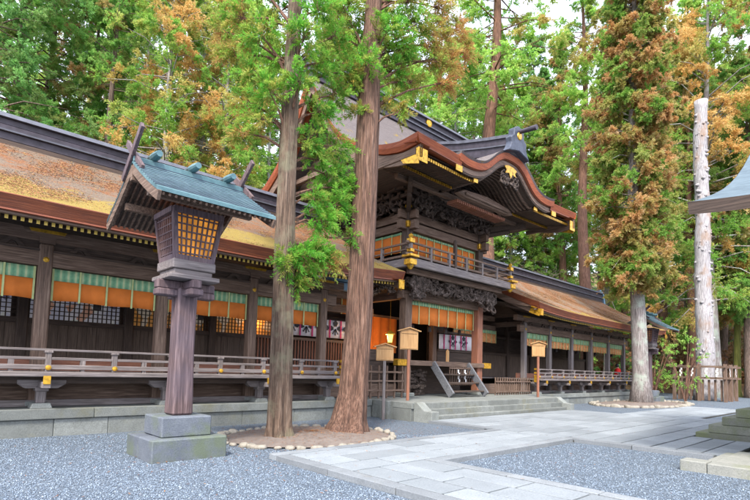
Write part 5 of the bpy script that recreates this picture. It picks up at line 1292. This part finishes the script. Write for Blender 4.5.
def needles():
    R = np.random.default_rng(21); n = 5000; P = []
    a = R.uniform(0, 2*PI, n); d = np.abs(R.normal(0, 2.1, n)); x = 6.9+d*np.cos(a)*1.25; y = 9.4+d*np.sin(a)
    a = R.uniform(0, 2*PI, 3500); d = np.abs(R.normal(0, 3.2, 3500)); x = np.append(x, 31+d*np.cos(a)); y = np.append(y, 10.4+d*np.sin(a)*.7)
    xs = R.uniform(1, 22, 1500); x = np.append(x, xs); y = np.append(y, R.uniform(3.5, 12.2, 1500)); k = (y < 12.2) & ~((x > 11.5) & (x < 21.3) & (y > 9.9)); x = x[k]; y = y[k]; n = len(x)
    b1 = ((x-6.88)/2.0)**2+((y-9.42)/1.62)**2; b2 = ((x-31)/4.6)**2+((y-10.4)/2.0)**2
    pav = ((x > 4.66) & (x < 11.8) & (y > 5.42) & (y < 7.58)) | ((x > 11.6) & (x < 21.1) & (y > 5.42) & (y < 9.9)) | ((x > 21) & (x < 30.4) & (y > 5.4) & (y < 7.9)) | ((x > 4.66) & (x < 6.74) & (y < 5.6)) | ((x > 11.6) & (x < 22) & (y < 5.6))
    z = np.where(b1 < 1, .045+.10*(1-b1), np.where(b2 < 1, .045+.10*(1-b2), np.where(pav, .098, .02))); keep = ~(pav & (R.random(n) > .22)); x = x[keep]; y = y[keep]; z = z[keep]; n = len(x)
    t = R.uniform(0, 2*PI, n); s_ = R.uniform(.012, .035, n); c = np.stack([x, y, z], -1)
    d1 = np.stack([np.cos(t), np.sin(t), R.normal(0, .12, n)], -1)*s_[:, None]; d2 = np.stack([-np.sin(t), np.cos(t), R.normal(0, .2, n)], -1)*(s_*.22)[:, None]
    v = np.stack([c-d1, c-d2, c+d1, c+d2], 1).reshape(-1, 3)
    me = bpy.data.meshes.new('fallen_needles'); me.vertices.add(n*4); me.vertices.foreach_set('co', v.ravel()); me.loops.add(n*4); me.loops.foreach_set('vertex_index', np.arange(n*4)); me.polygons.add(n); me.polygons.foreach_set('loop_start', np.arange(n)*4); me.update(calc_edges=True)
    at = me.attributes.new('r', 'FLOAT', 'FACE'); at.data.foreach_set('value', R.random(n)*.8); me.materials.append(MAT['leaf_litter'])
    o = bpy.data.objects.new('fallen_needles', me); COL.objects.link(o); tag(o, 'brown cedar needles scattered on the gravel and beds under the trees', 'fallen needles', kind='stuff')
needles()

# undergrowth and leaf litter over the wooded bank (nobody could count it)
def scatter(name, n, dmin, dmax, pxr, tintf, per, size, hgt, leafmat, kind=None):
    B = []; AX = []; LN = []; TI = []
    R = random.Random(hash(name) % 97 if False else 77)
    for i in range(n):
        px = R.uniform(*pxr); d = dmin*(dmax/dmin)**R.random(); x, y = place(px, d)
        if y < 23.8 and x < 59.5: continue
        z = hill_z(x, y); ti = tintf(px, R)
        for k in range(3):
            a = R.uniform(0, 2*PI); B.append((x+R.uniform(-.4,.4), y+R.uniform(-.4,.4), z+R.uniform(-.1, hgt*.5))); v = Vector((math.cos(a)*.8, math.sin(a)*.8, R.uniform(.1, 1.1))).normalized(); AX.append(tuple(v)); LN.append(hgt*R.uniform(.5, 1.2)); TI.append(ti)
    me = plume_mesh(name, np.array(B), np.array(AX), np.array(LN), np.array(TI), per, size, .3, leafmat, spread=1.1, droop=.1)
    o = bpy.data.objects.new(name, me); COL.objects.link(o); return tag(o, kind='stuff')
o = scatter('undergrowth', 5600, 30, 130, (-80, 830), lambda px, R: (.9 if R.random() < (.86 if px > 600 else .35) else .05), 26, .42, 1.3, 'leaf_ground')
tag(o, 'brown and green undergrowth covering the wooded bank behind the shrine', 'undergrowth')

# shrubs one can tell apart
def shrub(x, y, r, h, label, ti, leafmat='leaf_bright', n=95, size=.115, seed=1):
    R = random.Random(seed); e = empty('shrub', (x, y, hill_z(x, y)), label, 'shrub', 'shrubs near the log pillar')
    m = MB(); B = []; AX = []; LN = []; TI = []; z0 = hill_z(x, y)
    for k in range(9): a = R.uniform(0, 2*PI); m.tube([(x, y, z0-.1), (x+r*.35*math.cos(a), y+r*.35*math.sin(a), z0+h*.45), (x+r*.8*math.cos(a), y+r*.8*math.sin(a), z0+h*R.uniform(.6,1))], [.05, .03, .01], 5, 0, False)
    m.build('stems', 'bark_brown', e)
    for k in range(n):
        dr = Vector((R.gauss(0,1), R.gauss(0,1), R.gauss(0,1))).normalized(); B.append((x+dr.x*r*R.uniform(.3,.95), y+dr.y*r*R.uniform(.3,.95), z0+h*.6+dr.z*h*.4)); AX.append(tuple(dr)); LN.append(R.uniform(.3,.6)*r*.5); TI.append(ti+R.uniform(-.2,.2))
    me = plume_mesh('foliage', np.array(B), np.array(AX), np.array(LN), np.array(TI), 40, size, .24, leafmat, spread=1.0, droop=.2, origin=(x, y, z0))
    o = bpy.data.objects.new('foliage', me); COL.objects.link(o); o.parent = e
shrub(38.6, 10.2, 1.7, 4.7, 'bright green leafy shrub in front of the log pillar', .0, seed=3, n=60)
shrub(39.8, 12.6, 1.6, 4.3, 'bright green shrub between the orange-tipped cedar and the log pillar', .1, seed=4, n=60)
shrub(47.5, 15.0, 2.4, 5, 'brown withered shrub at the foot of the bank', .95, 'leaf_ground', 80, .2, 5)
shrub(56, 13.5, 2.8, 4.6, 'rust-brown shrub on the bank behind the log pillar fence', .9, 'leaf_ground', 90, .24, 6)
shrub(52, 17.5, 3.0, 4.4, 'dark green clipped shrub at the end of the right wing', .0, 'leaf_ground', 100, .22, 7)
shrub(61, 8.6, 2.8, 4.8, 'red-brown shrub right of the slim mossy tree', .9, 'leaf_ground', 90, .24, 8)
shrub(62, 11.8, 2.6, 4.2, 'tawny shrub behind the slim mossy tree', .8, 'leaf_ground', 90, .24, 9)

# bare pale tree on the slope behind the right wing
def bare_tree(x, y, h, label, seed):
    R = random.Random(seed); z0 = hill_z(x, y); m = MB(); e = empty('bare_tree', (x, y, z0), label, 'tree', 'bare trees behind the right wing')
    def grow(p_, d, L, r, lv):
        q = p_+d*L; mid = p_.lerp(q, .5)+Vector((R.uniform(-1,1), R.uniform(-1,1), R.uniform(-.5,.5)))*L*.08
        (trunkm if lv == 0 else m).tube([p_, mid, q], [r, r*.85, r*.65], 6 if lv < 2 else 4, 0, False)
        if lv >= 5: return
        for k in range(3 if lv else 7):
            nd_ = (d*.7+Vector((R.gauss(0,1), R.gauss(0,1), R.gauss(0,.45)))*(.55 if lv else .8)).normalized(); st = p_.lerp(q, R.uniform(.45, 1) if lv else R.uniform(.35, 1))
            grow(st, nd_, L*R.uniform(.55,.8)*(.7 if lv == 0 else 1), r*.5, lv+1)
    trunkm = MB(); grow(Vector((x, y, z0-.2)), Vector((.04, 0, 1)), h*.62, .17, 0)
    trunkm.build('trunk', 'bark_lichen', e); m.build('branches', 'bark_pale', e)
mk_bark('bark_pale', (.22,.17,.13), (.38,.31,.25), (.5,.43,.36))
bare_tree(39.5, 27.0, 12, 'pale bare-branched tree just right of the huge trunk behind the hall', 3)
bare_tree(45.5, 28.5, 11, 'pale bare tree with tangled twigs behind the right wing ridge', 5)
bare_tree(50.5, 27.5, 10, 'small bare tree near the outer end of the right wing ridge', 8)

# loose gravel stones near the path, lying on the sheet of gravel
def pebbles():
    pts = []
    R = np.random.default_rng(5)
    def bad(x, y):
        b = ((x > 4.6) & (x < 6.78) & (y < 7.62)) | ((x > 4.6) & (x < 11.9) & (y > 5.38) & (y < 7.64)) | (x > 11.55) | ((x > 9.85) & (y < 2.8))
        b |= ((x-6.88)/2.05)**2+((y-9.42)/1.68)**2 < 1
        b |= (abs(x-3.55) < .66) & (abs(y-8.82) < .64)
        b |= (y > 12.3) | ((x > 11.4) & (y > 9.7))
        return b
    N = 125000; a = R.uniform(rad(0), rad(84), N); d = np.sqrt(R.uniform(3.0**2, 12.5**2, N))**1.0
    keep = R.random(N) < np.clip(6.5/d, 0, 1); a = a[keep]; d = d[keep]
    x = np.sin(a)*d; y = np.cos(a)*d; k = ~bad(x, y); x = x[k]; y = y[k]; n = len(x)
    s = R.uniform(.006, .015, n); base = np.array([(1,0,0), (-1,0,0), (0,1,0), (0,-1,0), (0,0,.7), (0,0,-.7)], float)
    V = base[None]*s[:, None, None]*R.uniform(.7, 1.3, (n, 6, 1)); th = R.uniform(0, 2*PI, n); c, q = np.cos(th), np.sin(th)
    X = V[..., 0]*c[:, None]-V[..., 1]*q[:, None]; Y = V[..., 0]*q[:, None]+V[..., 1]*c[:, None]; tl = R.normal(0, .35, (n, 1)); Z = V[..., 2]+X*tl
    W = np.stack([X+x[:, None], Y+y[:, None], Z+s[:, None]*.35], -1).reshape(-1, 3)
    f = np.array([(0,2,4), (2,1,4), (1,3,4), (3,0,4), (2,0,5), (1,2,5), (3,1,5), (0,3,5)]); Fc = (f[None]+6*np.arange(n)[:, None, None]).reshape(-1, 3)
    me = bpy.data.meshes.new('loose_gravel'); me.vertices.add(len(W)); me.vertices.foreach_set('co', W.ravel()); me.loops.add(Fc.size); me.loops.foreach_set('vertex_index', Fc.ravel()); me.polygons.add(len(Fc)); me.polygons.foreach_set('loop_start', np.arange(len(Fc))*3); me.update(calc_edges=True)
    at = me.attributes.new('r', 'FLOAT', 'FACE'); at.data.foreach_set('value', np.repeat(R.random(n), 8))
    me.materials.append(MAT['pebble_mix']); o = bpy.data.objects.new('loose_gravel', me); COL.objects.link(o); tag(o, 'loose pale grey gravel stones covering the yard', 'gravel', kind='stuff')
pebbles()
